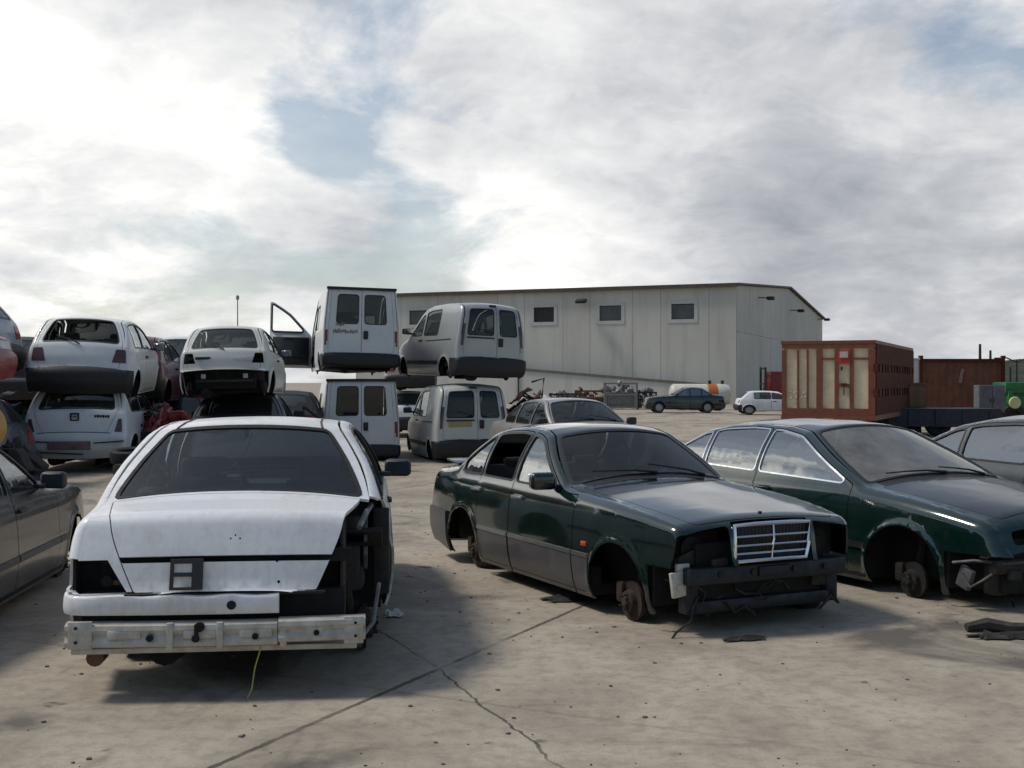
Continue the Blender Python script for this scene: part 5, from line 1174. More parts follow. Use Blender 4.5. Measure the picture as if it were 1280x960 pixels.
for a, c in zip(edges, edges[1:]):
    bm = bmesh.new(); g = .012; ww = [q for q in wins if q[0] >= a and q[1] <= c]
    def pb(y0, y1, z0, z1): box(bm, (.10, (y0+y1)/2, (z0+z1)/2), (.20, y1-y0, z1-z0))
    if ww:
        q = ww[0]; pb(a+g, q[0], -.3, EZ); pb(q[1], c-g, -.3, EZ); pb(q[0], q[1], -.3, 6.6); pb(q[0], q[1], 7.8, EZ)
    else: pb(a+g, c-g, -.3, EZ)
    link('wall_panel', bm, CONC, wh, 0)
for k, (a, c) in enumerate(wins):
    bm = bmesh.new(); y, z = (a+c)/2, 7.2
    for yy in (a-.14, c+.14): box(bm, (-.005, yy, z), (.07, .28, 1.76))
    for zz in (6.46, 7.94): box(bm, (-.005, y, zz), (.07, c-a-.004, .28))
    f = link('window', bm, FRAMEC, wh, 0)
    bm = bmesh.new(); box(bm, (.11, y, z), (.03, c-a, 1.2)); link('pane', bm, PANEB if k == 2 else PANE, f, 0)
    bm = bmesh.new(); box(bm, (.08, y, 6.63), (.05, c-a, .06)); box(bm, (.08, y, 7.77), (.05, c-a, .06)); link('frame', bm, GRIMY, f, 0)
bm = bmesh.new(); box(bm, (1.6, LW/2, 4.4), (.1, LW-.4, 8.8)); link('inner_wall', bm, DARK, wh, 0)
gz_ = lambda x: EZ+(AZ-EZ)*(1-abs(x-GW/2)/(GW/2))
ge = [.21, 6.1, 12.1, 18, 24, 30, 36, 42, 47, GW]
for a, c in zip(ge, ge[1:]):
    for z0, z1 in ((-.3, 5.55), (5.60, None)):
        bm = bmesh.new(); x0, x1 = a+.02, c-.02
        top = [(x1, z1), (x0, z1)] if z1 else ([(x1, gz_(x1)), (GW/2, AZ), (x0, gz_(x0))] if x0 < GW/2 < x1 else [(x1, gz_(x1)), (x0, gz_(x0))])
        prism(bm, [(x0, z0), (x1, z0)]+top, 0.001, .2); link('gable_panel', bm, CONC, wh, 0)
bm = bmesh.new()
for x0, x1 in ((-.35, GW/2), (GW+.35, GW/2)):
    h = lambda x: EZ+(AZ-EZ)*(1-abs(x-GW/2)/(GW/2))+.04
    q = [(x0, -.3, h(x0)), (x1, -.3, h(x1)), (x1, LW+.3, h(x1)), (x0, LW+.3, h(x0))]
    vs = [bm.verts.new(p) for p in q]+[bm.verts.new((p[0], p[1], p[2]+.16)) for p in q]
    for f in ((0, 1, 2, 3), (7, 6, 5, 4), (0, 4, 5, 1), (1, 5, 6, 2), (2, 6, 7, 3), (3, 7, 4, 0)): bm.faces.new([vs[i] for i in f])
bmesh.ops.recalc_face_normals(bm, faces=bm.faces[:]); link('roof', bm, EDGE, wh, 0)
bm = bmesh.new(); box(bm, (-.30, LW/2, EZ-.02), (.16, LW+.4, .16)); link('gutter', bm, EDGE, wh, 0)
for x, y, z, ax_ in ((-.02, 12.2, 8.25, 0), (9.5, -.02, 8.8, 1), (27.1, -.02, 8.75, 1), (47.5, -.02, 8.9, 1)):
    bm = bmesh.new(); dx, dy = ((-.55, 0) if ax_ == 0 else (0, -.75)); tube(bm, [(x, y, z), (x+dx, y+dy, z-.05)], .05, 6)
    box(bm, (x+dx*1.35, y+dy*1.35, z-.08), (.75, .6, .28) if ax_ else (.55, .85, .26), Matrix.Rotation(R(-20 if ax_ == 0 else 0), 3, 'Y'), .05); link('floodlight', bm, BLACK, wh)

# sloping wall in front of it
def wloc(u, off): return Vector((17.1-.928*u-.371*off, 90+.371*u-.928*off, 0))
rw = empty('boundary_wall', wloc(0, 1.0)); rw.rotation_euler = wh.rotation_euler; tag(rw, 'low sloping concrete wall along the foot of the warehouse', 'wall')
bm = bmesh.new(); top = lambda u: 1.25+.0822*u
prism(bm, [(1.2, -.3), (32., -.3), (32., top(32)), (1.2, top(1.2))], -.15, .15, 'yz'); link('wall_face', bm, CONC, rw, 0)
bm = bmesh.new(); prism(bm, [(1.1, top(1.1)+.004), (32.1, top(32.1)+.004), (32.1, top(32.1)+.20), (1.1, top(1.1)+.20)], -.24, .24, 'yz'); link('coping', bm, plain('dark_coping', (.17, .165, .15), .9, 0, .5, 6), rw, 0)  # coping in a darker tone than the wall face
for u in (17.4,): bm = bmesh.new(); box(bm, (0, u, top(u)+.42), (.3, .4, .45)); cyl(bm, (-.2, u, .2), (-.2, u, top(u)), .05, None, 8); link('drain_hopper', bm, GRIMY, rw)

# ------------------------------------------------------------------ livestock body, container, flatbed
CREAMP = plain('cream_panel', (.80, .67, .45), .6, 0, .35, 5, .1, (.64, .51, .32)); OXIDE = plain('oxide_frame', (.215, .062, .028), .55, 0, .45, 6, .1)
lb = empty('livestock_box', (x_at(1094, 32), 32, 0)); lb.rotation_euler = (0, 0, math.atan2(.371, -.928))  # local x: along the rear face to the left
tag(lb, 'livestock truck body with cream panels in oxide red frames and slatted vents', 'truck body')
WBX, ZB, ZT, LB = 2.50, .80, 2.76, 8.8
# side direction: slightly off square as seen, local y negative goes away
def lbm(): return bmesh.new()
bm = lbm(); T = .09
box(bm, (WBX/2, -.06, ZB+.09), (WBX, .12, .18)); box(bm, (WBX/2, -.06, ZT-.06), (WBX, .12, .12))
for x, w_ in ((.09, .18), (.62, .10), (1.02, .10), (1.48, .16), (WBX-.06, .12)):
    box(bm, (x, -.058, (ZB+ZT)/2), (w_, .11, ZT-ZB-.305))
for x, w_ in ((1.80, .045), (2.06, .045)): box(bm, (x, -.04, (ZB+ZT)/2), (w_, .06, ZT-ZB-.31))
box(bm, (.37, -.04, 2.35), (.40, .06, .05)); box(bm, (1.24, -.04, 2.35), (.31, .06, .05)); box(bm, (.82, -.03, 1.62), (.30, .07, .08))
link('rear_frame', bm, OXIDE, lb, 0)
bm = lbm(); box(bm, (WBX/2, -.09, (ZB+ZT)/2), (WBX-.1, .03, ZT-ZB-.2)); link('rear_backing_panel', bm, CREAMP, lb, 0)
bm = lbm(); box(bm, (.82, -.01, 2.40), (.34, .05, .36)); link('sign_board', bm, plain('bright_red_frame', (.40, .03, .025), .5, 0, .3, 8), lb)
bm = lbm(); box(bm, (.82, .02, 2.46), (.22, .03, .17)); link('sign_face', bm, plain('pale_sign', (.55, .50, .42), .6, 0, .4, 16), lb)
bm = lbm(); box(bm, (.82, .02, 1.50), (.025, .05, .30)); box(bm, (.82, .02, 1.66), (.16, .05, .03)); box(bm, (.88, .02, 2.08), (.05, .06, .10)); link('door_latch', bm, GRIMY, lb)
bm = lbm()
for (cx_, rr_) in ((2.28, .085), (2.13, .07), (2.0, .08), (1.88, .06)):
    tube(bm, [(cx_+rr_*math.cos(a)*.8, -.035, 1.36+rr_*1.2*math.sin(a)) for a in np.linspace(.5, 6.0, 12)], .013, 4)
link('chalk_scrawl', bm, plain('chalk_white', (.60, .58, .54), .8, 0, .3, 20), lb)
# side wall with rows of vent openings
sw = bpy.data.objects.new('side_wall', None); COL.objects.link(sw); sw.parent = lb; sw.location = (0, -.12, 0)
ang = math.atan2(.906, .423)-math.atan2(.371, -.928); sw.rotation_euler = (0, 0, ang)       # local x runs away along the flank
bm = bmesh.new(); rows = [(ZB, 1.30), (1.52, 1.98), (2.20, ZT)]
for z0, z1 in rows: box(bm, (LB/2, 0, (z0+z1)/2), (LB, .06, z1-z0))
np_ = 13
for k in range(np_+1):
    for z0, z1 in ((1.302, 1.518), (1.982, 2.198)): box(bm, (.06+(LB-.12)*k/np_, 0, (z0+z1)/2), (.24 if k % 4 else .55, .05, z1-z0))
link('slatted_flank', bm, plain('dark_oxide', (.10, .032, .018), .85, 0, .4, 6, 0, None, .15), sw, 0)
bm = bmesh.new(); box(bm, (LB/2, .10, (ZB+ZT)/2), (LB-.3, .04, ZT-ZB-.3)); link('vent_daylight_sheet', bm, plain('vent_daylight_tone', (.50, .47, .42), .7, 0, .3, 5), sw, 0)  # pale sheet added close behind the vents for daylight seen through them
bm = bmesh.new()
d_ = Vector((.423, .906, 0)); e_ = Vector((-.928, .371, 0)); m3 = lb.rotation_euler.to_matrix().inverted()
q = [Vector((-.02, .01, 0)), Vector((WBX+.02, .01, 0))]; dl = m3@(d_*LB); q2 = [q[1]+dl, q[0]+dl]
for z0, z1 in ((ZT+.002, ZT+.09), (ZB-.14, ZB-.004)):
    a = [bm.verts.new((v.x, v.y, z0)) for v in q+q2]; c = [bm.verts.new((v.x, v.y, z1)) for v in q+q2]
    for i in range(4): bm.faces.new((a[i], a[(i+1) % 4], c[(i+1) % 4], c[i]))
    bm.faces.new(a[::-1]); bm.faces.new(c)
bmesh.ops.recalc_face_normals(bm, faces=bm.faces[:]); link('roof', bm, OXIDE, lb, 0)
for u_, v_ in ((.25, .35), (.25, 8), (2.2, .35), (2.2, 8), (.25, 4.2), (2.2, 4.2)):
    bm = bmesh.new(); p_ = Vector((u_, 0, 0))+m3@(d_*v_); box(bm, (p_.x, p_.y, (ZB-.15)/2), (.16, .16, ZB-.15)); box(bm, (p_.x, p_.y, .03), (.4, .4, .06)); link('leg', bm, GRIMY, lb, 0)

BRICKR = plain('rusty_red_sheet', (.19, .062, .030), .7, 0, .55, 2.2, .15, (.10, .034, .02))
ct = empty('freight_container', (x_at(1202, 45), 45, 0)); ct.rotation_euler = (0, 0, R(2)); tag(ct, 'rust red steel container behind the livestock body', 'container')
bm = bmesh.new(); Wc, z0, z1 = 3.3, .35, 2.60; xs_ = []
n_ = 44; prof_ = []
for k in range(n_+1): prof_.append((-Wc/2+.1+(Wc-.2)*k/n_, .03 if (k//2) % 2 else 0.))
a = [bm.verts.new((x, y, z0+.12)) for x, y in prof_]; c = [bm.verts.new((x, y, z1-.12)) for x, y in prof_]
for i in range(n_): bm.faces.new((a[i], a[i+1], c[i+1], c[i]))
box(bm, (0, 1.25, (z0+z1)/2), (Wc-.04, 2.4, z1-z0-.1)); link('container_walls', bm, BRICKR, ct, 0)
bm = bmesh.new()
for x in (-Wc/2+.06, Wc/2-.06): box(bm, (x, -.02, (z0+z1)/2), (.12, .12, z1-z0-.24))
for z in (z0+.06, z1-.06): box(bm, (0, -.02, z), (Wc, .12, .12))
for x in (-Wc/2+.06, Wc/2-.06): box(bm, (x, -.03, z1+.06), (.14, .14, .12))
link('container_frame', bm, plain('dark_oxide', (.075, .020, .014)), ct, 0)
bm = bmesh.new(); box(bm, (-.02, -.02, 1.95), (.13, .02, .55), Matrix.Rotation(R(12), 3, 'Y')); link('paint_mark', bm, plain('faded_mark', (.32, .20, .16), .8, 0, .4, 12), ct, 0)
for x in (-1.4, 1.4):
    bm = bmesh.new(); box(bm, (x, 1.2, .17), (.35, 2.0, .34)); link('sleeper', bm, GRIMY, ct, 0)

NAVY = plain('navy_steel', (.022, .028, .045), .55, .2, .4, 8, .1)
fb = empty('flatbed_trailer', (x_at(1168, 37), 37, 0)); tag(fb, 'dark blue flatbed trailer in front of the rust red container', 'trailer')
bm = bmesh.new(); box(bm, (0, 1.1, .80), (4.1, 2.2, .14)); box(bm, (0, -.14, .58), (4.1, .05, .52))
for x in (-1.7, -.85, 0, .85, 1.7): box(bm, (x, -.18, .60), (.07, .05, .44))
link('load_bed', bm, NAVY, fb, 0)
bm = bmesh.new(); box(bm, (0, .8, .55), (4.0, .14, .3)); box(bm, (0, 1.5, .55), (4.0, .14, .3)); link('chassis', bm, GRIMY, fb, 0)
for x in (-1.2, .2, 1.3):
    bm = bmesh.new(); lathe(bm, [(.12, -.14), (.38, -.14), (.42, -.08), (.42, .08), (.38, .14), (.22, .14), (.2, .06), (.001, .06)], (x, .25, .42), (0, -1, 0), 22); link('tyre', bm, RUBBER, fb)
bm = bmesh.new(); box(bm, (-2.0, .02, .95), (.30, .05, .16), None, .01); link('white_marker', bm, plain('white_marker', (.65, .65, .62), .5), fb)

cr = empty('plywood_crate', (x_at(1131, 39), 39, 0)); cr.rotation_euler = (0, 0, R(6)); tag(cr, 'brown plywood crate between the livestock body and the container', 'crate')
PLY = plain('weathered_ply', (.23, .135, .06), .8, 0, .45, 3, .1)
bm = bmesh.new(); box(bm, (0, .6, 1.22), (1.45, 1.2, .90)); box(bm, (-.0, -.03, 1.22), (.06, .05, .9)); box(bm, (0, -.03, 1.66), (1.5, .06, .06)); box(bm, (0, -.03, .80), (1.5, .06, .08)); link('crate_body', bm, PLY, cr, 0)
bm = bmesh.new()
box(bm, (0, .6, .385), (1.2, 1.1, .77)); link('stand', bm, GRIMY, cr, 0)
ws = empty('white_pillar', (x_at(1144, 41.5), 41.5, 0)); tag(ws, 'narrow white cabinet standing left of the rust red container', 'cabinet')
bm = bmesh.new(); box(bm, (0, .2, 1.25), (.24, .4, 2.5), None, .015); box(bm, (0, .2, 2.53), (.32, .5, .06), None, .01); link('cabinet_body', bm, plain('white_sheet', (.68, .68, .66), .5, 0, .2, 5), ws, 0)
bm = bmesh.new(); box(bm, (.06, -.015, 1.5), (.03, .03, .3)); link('handle', bm, BLACK, ws, 0)
gc = empty('steel_locker', (x_at(1240, 39.5), 39.5, 0)); gc.rotation_euler = (0, 0, R(-5)); tag(gc, 'grey steel locker with two doors in front of the rust red container', 'locker')
GREYS = plain('grey_sheet_steel', (.15, .155, .17), .5, .3, .4, 5, .1)
bm = bmesh.new(); box(bm, (0, .3, 1.15), (.84, .6, .92), None, .01); link('locker_body', bm, GREYS, gc, 0)
for x in (-.205, .205):
    bm = bmesh.new(); box(bm, (x, -.02, 1.15), (.395, .03, .88), None, .008)
    for k in range(3): box(bm, (x, -.037, 1.45-.04*k), (.22, .008, .012))
    dd = link('door', bm, GREYS, gc, 0); bm = bmesh.new(); box(bm, (x*.3, -.05, 1.1), (.02, .03, .12)); link('handle', bm, BLACK, dd, 0)
bm = bmesh.new(); box(bm, (0, .3, .34), (.80, .55, .68)); link('plinth', bm, GRIMY, gc, 0)
GRN = plain('machinery_green', (.012, .14, .035), .4, 0, .4, 6)
gm = empty('green_machine', (x_at(1283, 42), 42, 0)); tag(gm, 'bright green farm machine at the right edge of the photo', 'machine')
bm = bmesh.new(); box(bm, (.2, .6, 1.50), (1.9, 1.2, .42), None, .06); box(bm, (.35, .6, 1.0), (1.5, 1.0, .7), None, .05); box(bm, (-.55, .1, 1.15), (.2, .3, .5), None, .03); link('hood', bm, GRN, gm)
bm = bmesh.new(); lathe(bm, [(.001, 0), (.2, 0), (.22, .05), (.2, .10), (.001, .10)], (-.45, -.05, .98), (0, -1, 0), 18); link('headlamp', bm, plain('yellowed_lens', (.62, .62, .30), .25, 0, .3, 8), gm)
for x in (-.45, .9):
    bm = bmesh.new(); lathe(bm, [(.15, -.15), (.42, -.15), (.46, -.1), (.46, .1), (.42, .15), (.25, .15), (.23, .05), (.001, .05)], (x, .1, .46), (0, -1, 0), 22); link('tyre', bm, RUBBER, gm)
bm = bmesh.new(); box(bm, (.2, .65, .68), (1.9, .5, .2)); cyl(bm, (-.3, .65, 1.7), (-.3, .65, 2.25), .04, None, 8); link('chassis', bm, BLACK, gm)

# forklift at the warehouse corner
fk = empty('forklift', (x_at(966, 86), 86, 0)); fk.rotation_euler = (0, 0, R(200)); tag(fk, 'dark red forklift by the corner of the warehouse', 'forklift')
bm = bmesh.new(); box(bm, (-.2, 0, .75), (1.7, 1.1, .75), None, .12); box(bm, (-.85, 0, 1.1), (.5, 1.05, .5), None, .12); link('body', bm, plain('forklift_red', (.20, .012, .012), .45, 0, .4, 5), fk)
bm = bmesh.new()
for y in (-.42, .42):
    tube(bm, [(-.7, y, 1.2), (-.6, y, 2.2), (.35, y, 2.2), (.55, y, 1.0)], .045, 6)
for k in range(5): box(bm, (-.5+.2*k, 0, 2.22), (.05, .86, .05))
link('overhead_guard', bm, plain('forklift_red', ()), fk)
bm = bmesh.new()
for y in (-.32, .32): box(bm, (.82, y, 1.45), (.14, .10, 2.7)); box(bm, (1.35, y*.9, .35), (1.0, .12, .05))
for z in (.5, 1.6, 2.7): box(bm, (.82, 0, z), (.1, .7, .12))
link('mast', bm, BLACK, fk)
for x in (-.75, .45):
    for y in (-.5, .5):
        bm = bmesh.new(); lathe(bm, [(.1, -.11), (.3, -.11), (.34, -.06), (.34, .06), (.3, .11), (.1, .11)], (x, y, .34), (0, 1, 0), 18); link('wheel', bm, RUBBER, fk)
bm = bmesh.new(); box(bm, (-.1, 0, 1.75), (1.15, 1.0, 1.5), None, .08); link('cab', bm, plain('forklift_red', ()), fk)
bm = bmesh.new(); box(bm, (-.35, 0, 1.22), (.5, .5, .14), None, .04); box(bm, (-.58, 0, 1.5), (.12, .5, .5), None, .04); link('seat', bm, BLACK, fk)

# white tank with an orange band
tk = empty('storage_tank', (x_at(876, 73), 73, 0)); tk.rotation_euler = (0, 0, R(4)); tag(tk, 'white cylindrical tank with an orange band behind the dark green saloon', 'tank')
WT = plain('tank_white', (.60, .58, .50), .5, 0, .3, 2, .05)
bm = bmesh.new(); r_ = .66
lathe(bm, [(.001, -1.95), (.35, -1.93), (.56, -1.86), (r_, -1.7), (r_, .35)], (0, 0, .95), (1, 0, 0), 28); lathe(bm, [(r_, .95), (r_, 1.5), (.58, 1.72), (.35, 1.8), (.001, 1.82)], (0, 0, .95), (1, 0, 0), 28); link('shell', bm, WT, tk)
bm = bmesh.new(); lathe(bm, [(r_, .352), (r_+.01, .36), (r_+.01, .94), (r_, .948)], (0, 0, .95), (1, 0, 0), 28); link('orange_band', bm, plain('orange_band', (.50, .13, .02), .5, 0, .3, 3), tk)
bm = bmesh.new()
for x in (.55, 1.35): cyl(bm, (x, 0, 1.55), (x, 0, 1.82), .10, None, 10)
link('valve', bm, GRIMY, tk)
for x in (-1.2, 1.1): bm = bmesh.new(); box(bm, (x, 0, .22), (.18, 1.1, .44)); link('cradle', bm, GRIMY, tk, 0)

# ------------------------------------------------------------------ poles, mast, hill
def pole(px, py, d, r, name, label, cat, arms=0):
    e = empty(name, (x_at(px, d), d, 0)); tag(e, label, cat); z = z_at(py, d)
    bm = bmesh.new(); cyl(bm, (0, 0, 0), (0, 0, z), r, r*.6, 8); link('pole_shaft', bm, GRIMY if arms != 9 else plain('galvanised', (.38, .38, .38), .5, .5), e)
    if arms == 1:
        bm = bmesh.new(); tube(bm, [(0, 0, z-.2), (-.9, 0, z+.2), (-1.4, 0, z+.15)], .06, 6); tube(bm, [(0, 0, z-.2), (.9, 0, z+.2), (1.4, 0, z+.15)], .06, 6); link('lamp_arm', bm, GRIMY, e)
        for s_ in (-1.6, 1.6): bm = bmesh.new(); box(bm, (s_, 0, z+.15), (.6, .25, .12), None, .05); link('lamp_head', bm, GRIMY, e)
    if arms == 9: bm = bmesh.new(); lathe(bm, [(.001, -.25), (.15, -.2), (.18, 0), (.15, .2), (.001, .25)], (0, 0, z), (0, 0, 1), 10); link('mast_head', bm, plain('galvanised', ()), e)
    if arms == 2: bm = bmesh.new(); box(bm, (0, 0, z-.5), (1.4, .12, .12)); link('cross_arm', bm, GRIMY, e)
pole(297, 372, 120, .09, 'light_mast', 'thin pale mast rising far behind the left-hand stacks', 'mast', 9)
pole(1225, 430, 95, .17, 'utility_pole', 'taller dark pole above the rust red container', 'pole')
pole(1238, 438, 105, .17, 'utility_pole', 'shorter dark pole just behind and beside the taller one', 'pole')
pole(1271, 450, 100, .10, 'street_lamp', 'twin-armed street lamp before the dark hill', 'street lamp', 1)
def hill():
    bm = bmesh.new(); rn = random.Random(3); m, t, p, o = nt('scrub_hill')
    t.links.new(mixc(t, ramp(t, noise(t, .12, 6, .7), .35, .65), (.012, .016, .008), (.030, .032, .018)), p.inputs['Base Color']); p.inputs['Roughness'].default_value = 1
    xs = np.linspace(110, 620, 90); ys = np.linspace(380, 560, 26); V = []
    for j, y in enumerate(ys):
        row = []
        for x in xs:
            h = 9.5*math.exp(-((x-215)/75)**2)+16*math.exp(-((x-420)/120)**2); h *= math.sin(math.pi*j/25)**.8
            row.append(bm.verts.new((x, y, h*(1+.12*rn.uniform(-1, 1))+rn.uniform(0, .5)*(1 if h > 1 else 0)-.2)))
        V.append(row)
    for a, c in zip(V, V[1:]):
        for i in range(len(xs)-1): bm.faces.new((a[i], a[i+1], c[i+1], c[i]))
    structure(link('hill', bm, m, None, 0))
hill()

# ------------------------------------------------------------------ scrap along the wall and between the stacks
def sheet(bm, c, s, rn, n=5):
    """buckled sheet-metal panel"""
    rot = Matrix.Rotation(rn.uniform(-.9, .9), 3, 'X')@Matrix.Rotation(rn.uniform(-.9, .9), 3, 'Y')@Matrix.Rotation(rn.uniform(0, 6.3), 3, 'Z'); V = []
    for i in range(n):
        V.append([bm.verts.new(Vector(c)+rot@Vector((s[0]*(i/(n-1)-.5), s[1]*(j/(n-1)-.5), rn.uniform(-.07, .07)))) for j in range(n)])
    for a, b_ in zip(V, V[1:]):
        for j in range(n-1): bm.faces.new((a[j], a[j+1], b_[j+1], b_[j]))
def parts_bin(px, d, w_, h_, name, label, seed, mat, fill):
    rn = random.Random(seed); e = empty(name, (x_at(px, d), d, 0), rn.uniform(-.2, .2)); tag(e, label, 'bin', 'scrap bins along the warehouse wall')
    bm = bmesh.new()
    for sx_ in (-1, 1):
        for sy in (-1, 1): box(bm, (sx_*w_/2, sy*.5, h_/2), (.09, .09, h_))
    for z in (.15, h_*.55, h_-.06):
        for sy in (-1, 1): box(bm, (0, sy*.5, z), (w_-.1, .05, .10))
        for sx_ in (-1, 1): box(bm, (sx_*w_/2, 0, z), (.05, .9, .10))
    n = int(w_/.14)
    for k in range(1, n): box(bm, (-w_/2+w_*k/n, -.5, h_*.5), (.03, .03, h_-.2))
    link('bin_frame', bm, mat, e, 0)
    bm = bmesh.new(); box(bm, (0, 0, h_*.35), (w_*.9, .85, h_*.6), None, .05)
    for k in range(12): box(bm, (rn.uniform(-.42, .42)*w_, rn.uniform(-.35, .35), h_*rn.uniform(.55, 1.08)), (rn.uniform(.15, .5), rn.uniform(.15, .4), rn.uniform(.1, .35)), Matrix.Rotation(rn.uniform(-1, 1), 3, 'Y')@Matrix.Rotation(rn.uniform(-1, 1), 3, 'X'), .03)
    link('bin_contents', bm, fill, e)
WOOD = plain('grey_timber', (.26, .25, .235), .9, 0, .4, 6)
parts_bin(776, 74, 2.0, 1.7, 'parts_bin', 'grey caged bin of engine parts left of the dark green saloon', 1, WOOD, plain('grey_scrap', (.27, .27, .26), .6, .5, .5, 5))
parts_bin(806, 76, 1.2, 1.1, 'parts_bin', 'lower caged bin between the grey bin and the dark green saloon', 2, GRIMY, plain('grey_scrap', ()))
parts_bin(742, 76, 2.3, 1.2, 'parts_bin', 'rusty caged bin of reddish parts before the sloping wall', 3, RUST, plain('reddish_scrap', (.26, .14, .09), .8, .2, .5, 5))
parts_bin(706, 77, 1.9, 1.0, 'parts_bin', 'dark caged bin at the left end of the bin row', 4, GRIMY, plain('grey_scrap', ()))
def heap(px, d, name, label, seed, mats, z0=0., n=16, w_=1., h_=1.):
    rn = random.Random(seed); e = empty(name, (x_at(px, d), d, z0)); tag(e, label, 'scrap heap')
    bm = bmesh.new()
    for k in range(n): sheet(bm, (rn.uniform(-.5, .5)*w_, rn.uniform(-.4, .4), h_*rn.uniform(.15, .8)), (rn.uniform(.3, .9), rn.uniform(.2, .5)), rn)
    o_ = link('crumpled_panels', bm, mats[0], e); o_.modifiers.new('thickness', 'SOLIDIFY').thickness = .02
    bm = bmesh.new()
    for k in range(n//2): box(bm, (rn.uniform(-.5, .5)*w_, rn.uniform(-.4, .4), h_*rn.uniform(.05, .7)), (rn.uniform(.15, .45), rn.uniform(.15, .4), rn.uniform(.12, .35)), Matrix.Rotation(rn.uniform(-1, 1), 3, 'Y'), .03)
    for k in range(n//3):
        p = Vector((rn.uniform(-.5, .5)*w_, rn.uniform(-.5, .5), h_*rn.uniform(.4, 1))); tube(bm, [p, p+Vector((rn.uniform(-.3, .3), rn.uniform(-.3, .3), rn.uniform(-.3, .2))), p+Vector((rn.uniform(-.5, .5), rn.uniform(-.3, .3), rn.uniform(-.4, .0)))], .025, 6)
    link('machine_parts', bm, mats[1], e)
heap(655, 27, 'wreck_pile', 'tangled pile of wrecked parts behind the warm grey saloon', 5, (BRICKR, GRIMY), 0, 22, 1.0, 1.75)
heap(690, 40, 'panel_pile', 'pile of pale car panels beyond the warm grey saloon', 6, (CREAM, GRIMY), 0, 20, 2.2, 1.35)
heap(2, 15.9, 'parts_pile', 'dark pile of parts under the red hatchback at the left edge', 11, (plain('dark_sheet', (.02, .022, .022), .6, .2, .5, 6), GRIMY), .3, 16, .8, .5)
heap(172, 19.6, 'bumper_pile', 'pile of dark plastic bumpers to the right of the white stack', 12, (BLACK, GRIMY), .3, 22, .9, 1.1)
heap(205, 20.6, 'panel_pile', 'dark red and black panels leaning below the red hatchback', 13, (MAROON, GRIMY), .3, 18, .9, .9)

TYREME = None
def tyre_thing(px, d, z, label, tilt, grp='loose tyres between the stacks', yaw=0.):
    global TYREME
    if TYREME is None:
        bm = bmesh.new(); lathe(bm, [(.19, -.075), (.22, -.095), (.27, -.095), (.295, -.08), (.303, -.04), (.303, .04), (.295, .08), (.27, .095), (.22, .095), (.19, .075), (.185, 0), (.19, -.075)], (0, 0, 0), (0, 0, 1), 26)
        o_ = link('tyre', bm, RUBBER); TYREME = o_.data; bpy.data.objects.remove(o_)
    o_ = bpy.data.objects.new('loose_tyre', TYREME); COL.objects.link(o_); o_.location = (x_at(px, d), d, z); o_.rotation_euler = (tilt, 0, yaw); tag(o_, label, 'tyre', grp)
tyre_thing(168, 17.3, .43, 'tyre lying flat right of the white hatchback stack', 0)
tyre_thing(164, 17.35, .62, 'upper tyre of the flat pair right of the white stack', R(6))
tyre_thing(186, 19.0, .63, 'tyre leaning upright behind the flat pair', R(78), yaw=.4)
tyre_thing(357, 19.6, .55, 'tyre leaning in the gap left of the white vans', R(80), yaw=-.5)
tyre_thing(372, 21.0, .62, 'tyre behind the leaning one left of the white vans', R(75), yaw=.6)
heap(212, 19.4, 'panel_pile', 'bright red panel pile showing beneath the pale grey-white hatchback', 15, (RED, GRIMY), .33, 20, .7, .85)
heap(-22, 18.2, 'panel_pile', 'near-black panels heaped left of the white hatchback stack', 16, (plain('dark_sheet', ()), GRIMY), .33, 24, .8, 1.5)  # panels in a near-black sheet colour
heap(368, 22.5, 'engine_pile', 'dark pile of engines and axles left of the white vans', 14, (plain('dark_sheet', ()), GRIMY), .2, 20, .9, .9)

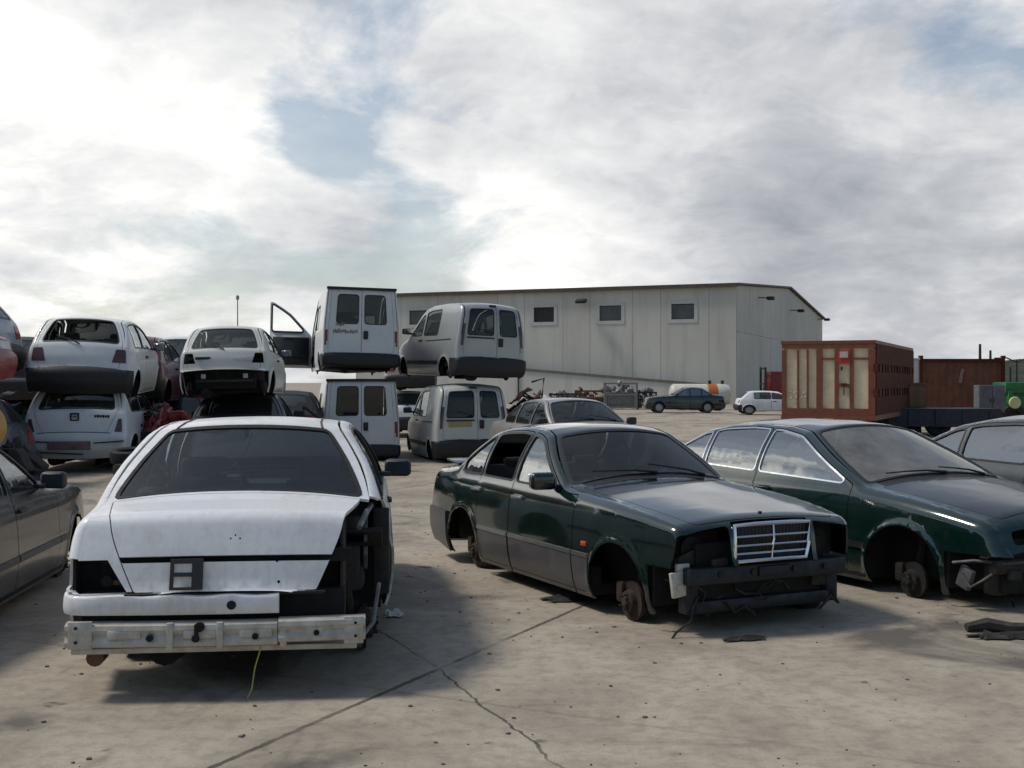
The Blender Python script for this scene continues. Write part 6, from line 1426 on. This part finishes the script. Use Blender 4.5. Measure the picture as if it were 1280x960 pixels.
# ------------------------------------------------------------------ bits on the ground near the camera
def bit(name, label, px, py, make, mat, cat, rz=0.):
    x, y = ground_at(px, py); bm = bmesh.new(); make(bm); o_ = link(name, bm, mat); o_.location = (x, y, gz(x, y)+.002); o_.rotation_euler = (0, 0, rz); tag(o_, label, cat); return o_
def crumple(w_, l_, h_, seed):
    def f(bm):
        rn = random.Random(seed); n = 9; V = []
        for i in range(n):
            V.append([bm.verts.new((w_*(i/(n-1)-.5)*(1+.25*rn.uniform(-1, 1)), l_*(j/(n-1)-.5)*(1+.25*rn.uniform(-1, 1)), .006+h_*rn.random()*(1 if 0 < i < n-1 and 0 < j < n-1 else .15))) for j in range(n)])
        for a, c in zip(V, V[1:]):
            for j in range(n-1): bm.faces.new((a[j], a[j+1], c[j+1], c[j]))
    return f
bit('rag', 'dark flattened rag on the concrete beside the green saloon sill', 714, 750, crumple(.42, .20, .03, 1), plain('oily_rag', (.022, .020, .018), .95, 0, .4, 30), 'rag', .2)
bit('foam_scrap', 'small white foam scrap right of the white saloon', 492, 771, crumple(.13, .10, .05, 2), plain('white_foam', (.62, .61, .58), .9, 0, .2, 30), 'scrap')
def strip_(bm):
    pts = [(0, 0, .03), (.14, .03, .05), (.30, .01, .03), (.46, -.05, .045), (.62, -.04, .02)]; tube(bm, pts, [.03, .045, .04, .035, .015], 7)
bit('rubber_strip', 'dark strip of torn rubber on the ground before the large green saloon', 1208, 790, strip_, plain('muddy_rubber', (.05, .042, .034), .9, 0, .5, 20), 'scrap', -.1)
bit('plastic_shard', 'flat broken plastic shard at the lower right edge of the photo', 1262, 797, crumple(.5, .16, .035, 4), plain('muddy_plastic', (.035, .03, .026), .8, 0, .5, 20), 'scrap', .1)
bit('plastic_shard', 'small dark plastic shard in front of the green saloon bumper', 930, 800, crumple(.30, .10, .02, 5), plain('muddy_plastic', ()), 'scrap', .3)
rn = random.Random(21)
bm = bmesh.new()
for k in range(900):
    x, y = rn.uniform(-4.5, 5), rn.uniform(5, 16); s_ = rn.choice((.004, .005, .006, .008, .011)); box(bm, (x, y, gz(x, y)+s_*.3), (s_*rn.uniform(.8, 2), s_*rn.uniform(.8, 2), s_*.8), Matrix.Rotation(rn.uniform(0, 3), 3, 'Z'))
g_ = link('gravel', bm, plain('grit_stone', (.16, .14, .115), .95, 0, .6, 3), None, 0); g_['kind'] = 'stuff'

dm = empty('oil_drum', (x_at(-42, 15.2), 15.2, .24)); dm.rotation_euler = (0, 0, .5); tag(dm, 'mustard yellow drum lying in the dark gap at the left edge', 'drum')
bm = bmesh.new(); lathe(bm, [(.001, -.44), (.27, -.44), (.285, -.43), (.285, -.15), (.295, -.14), (.285, -.13), (.285, .13), (.295, .14), (.285, .15), (.285, .43), (.27, .44), (.001, .44)], (0, 0, .86), (.5, -.86, .1), 26); link('drum_shell', bm, MUSTARD, dm)
bm = bmesh.new(); box(bm, (0, 0, .28), (.6, .7, .56)); link('wooden_block', bm, GRIMY, dm, 0)
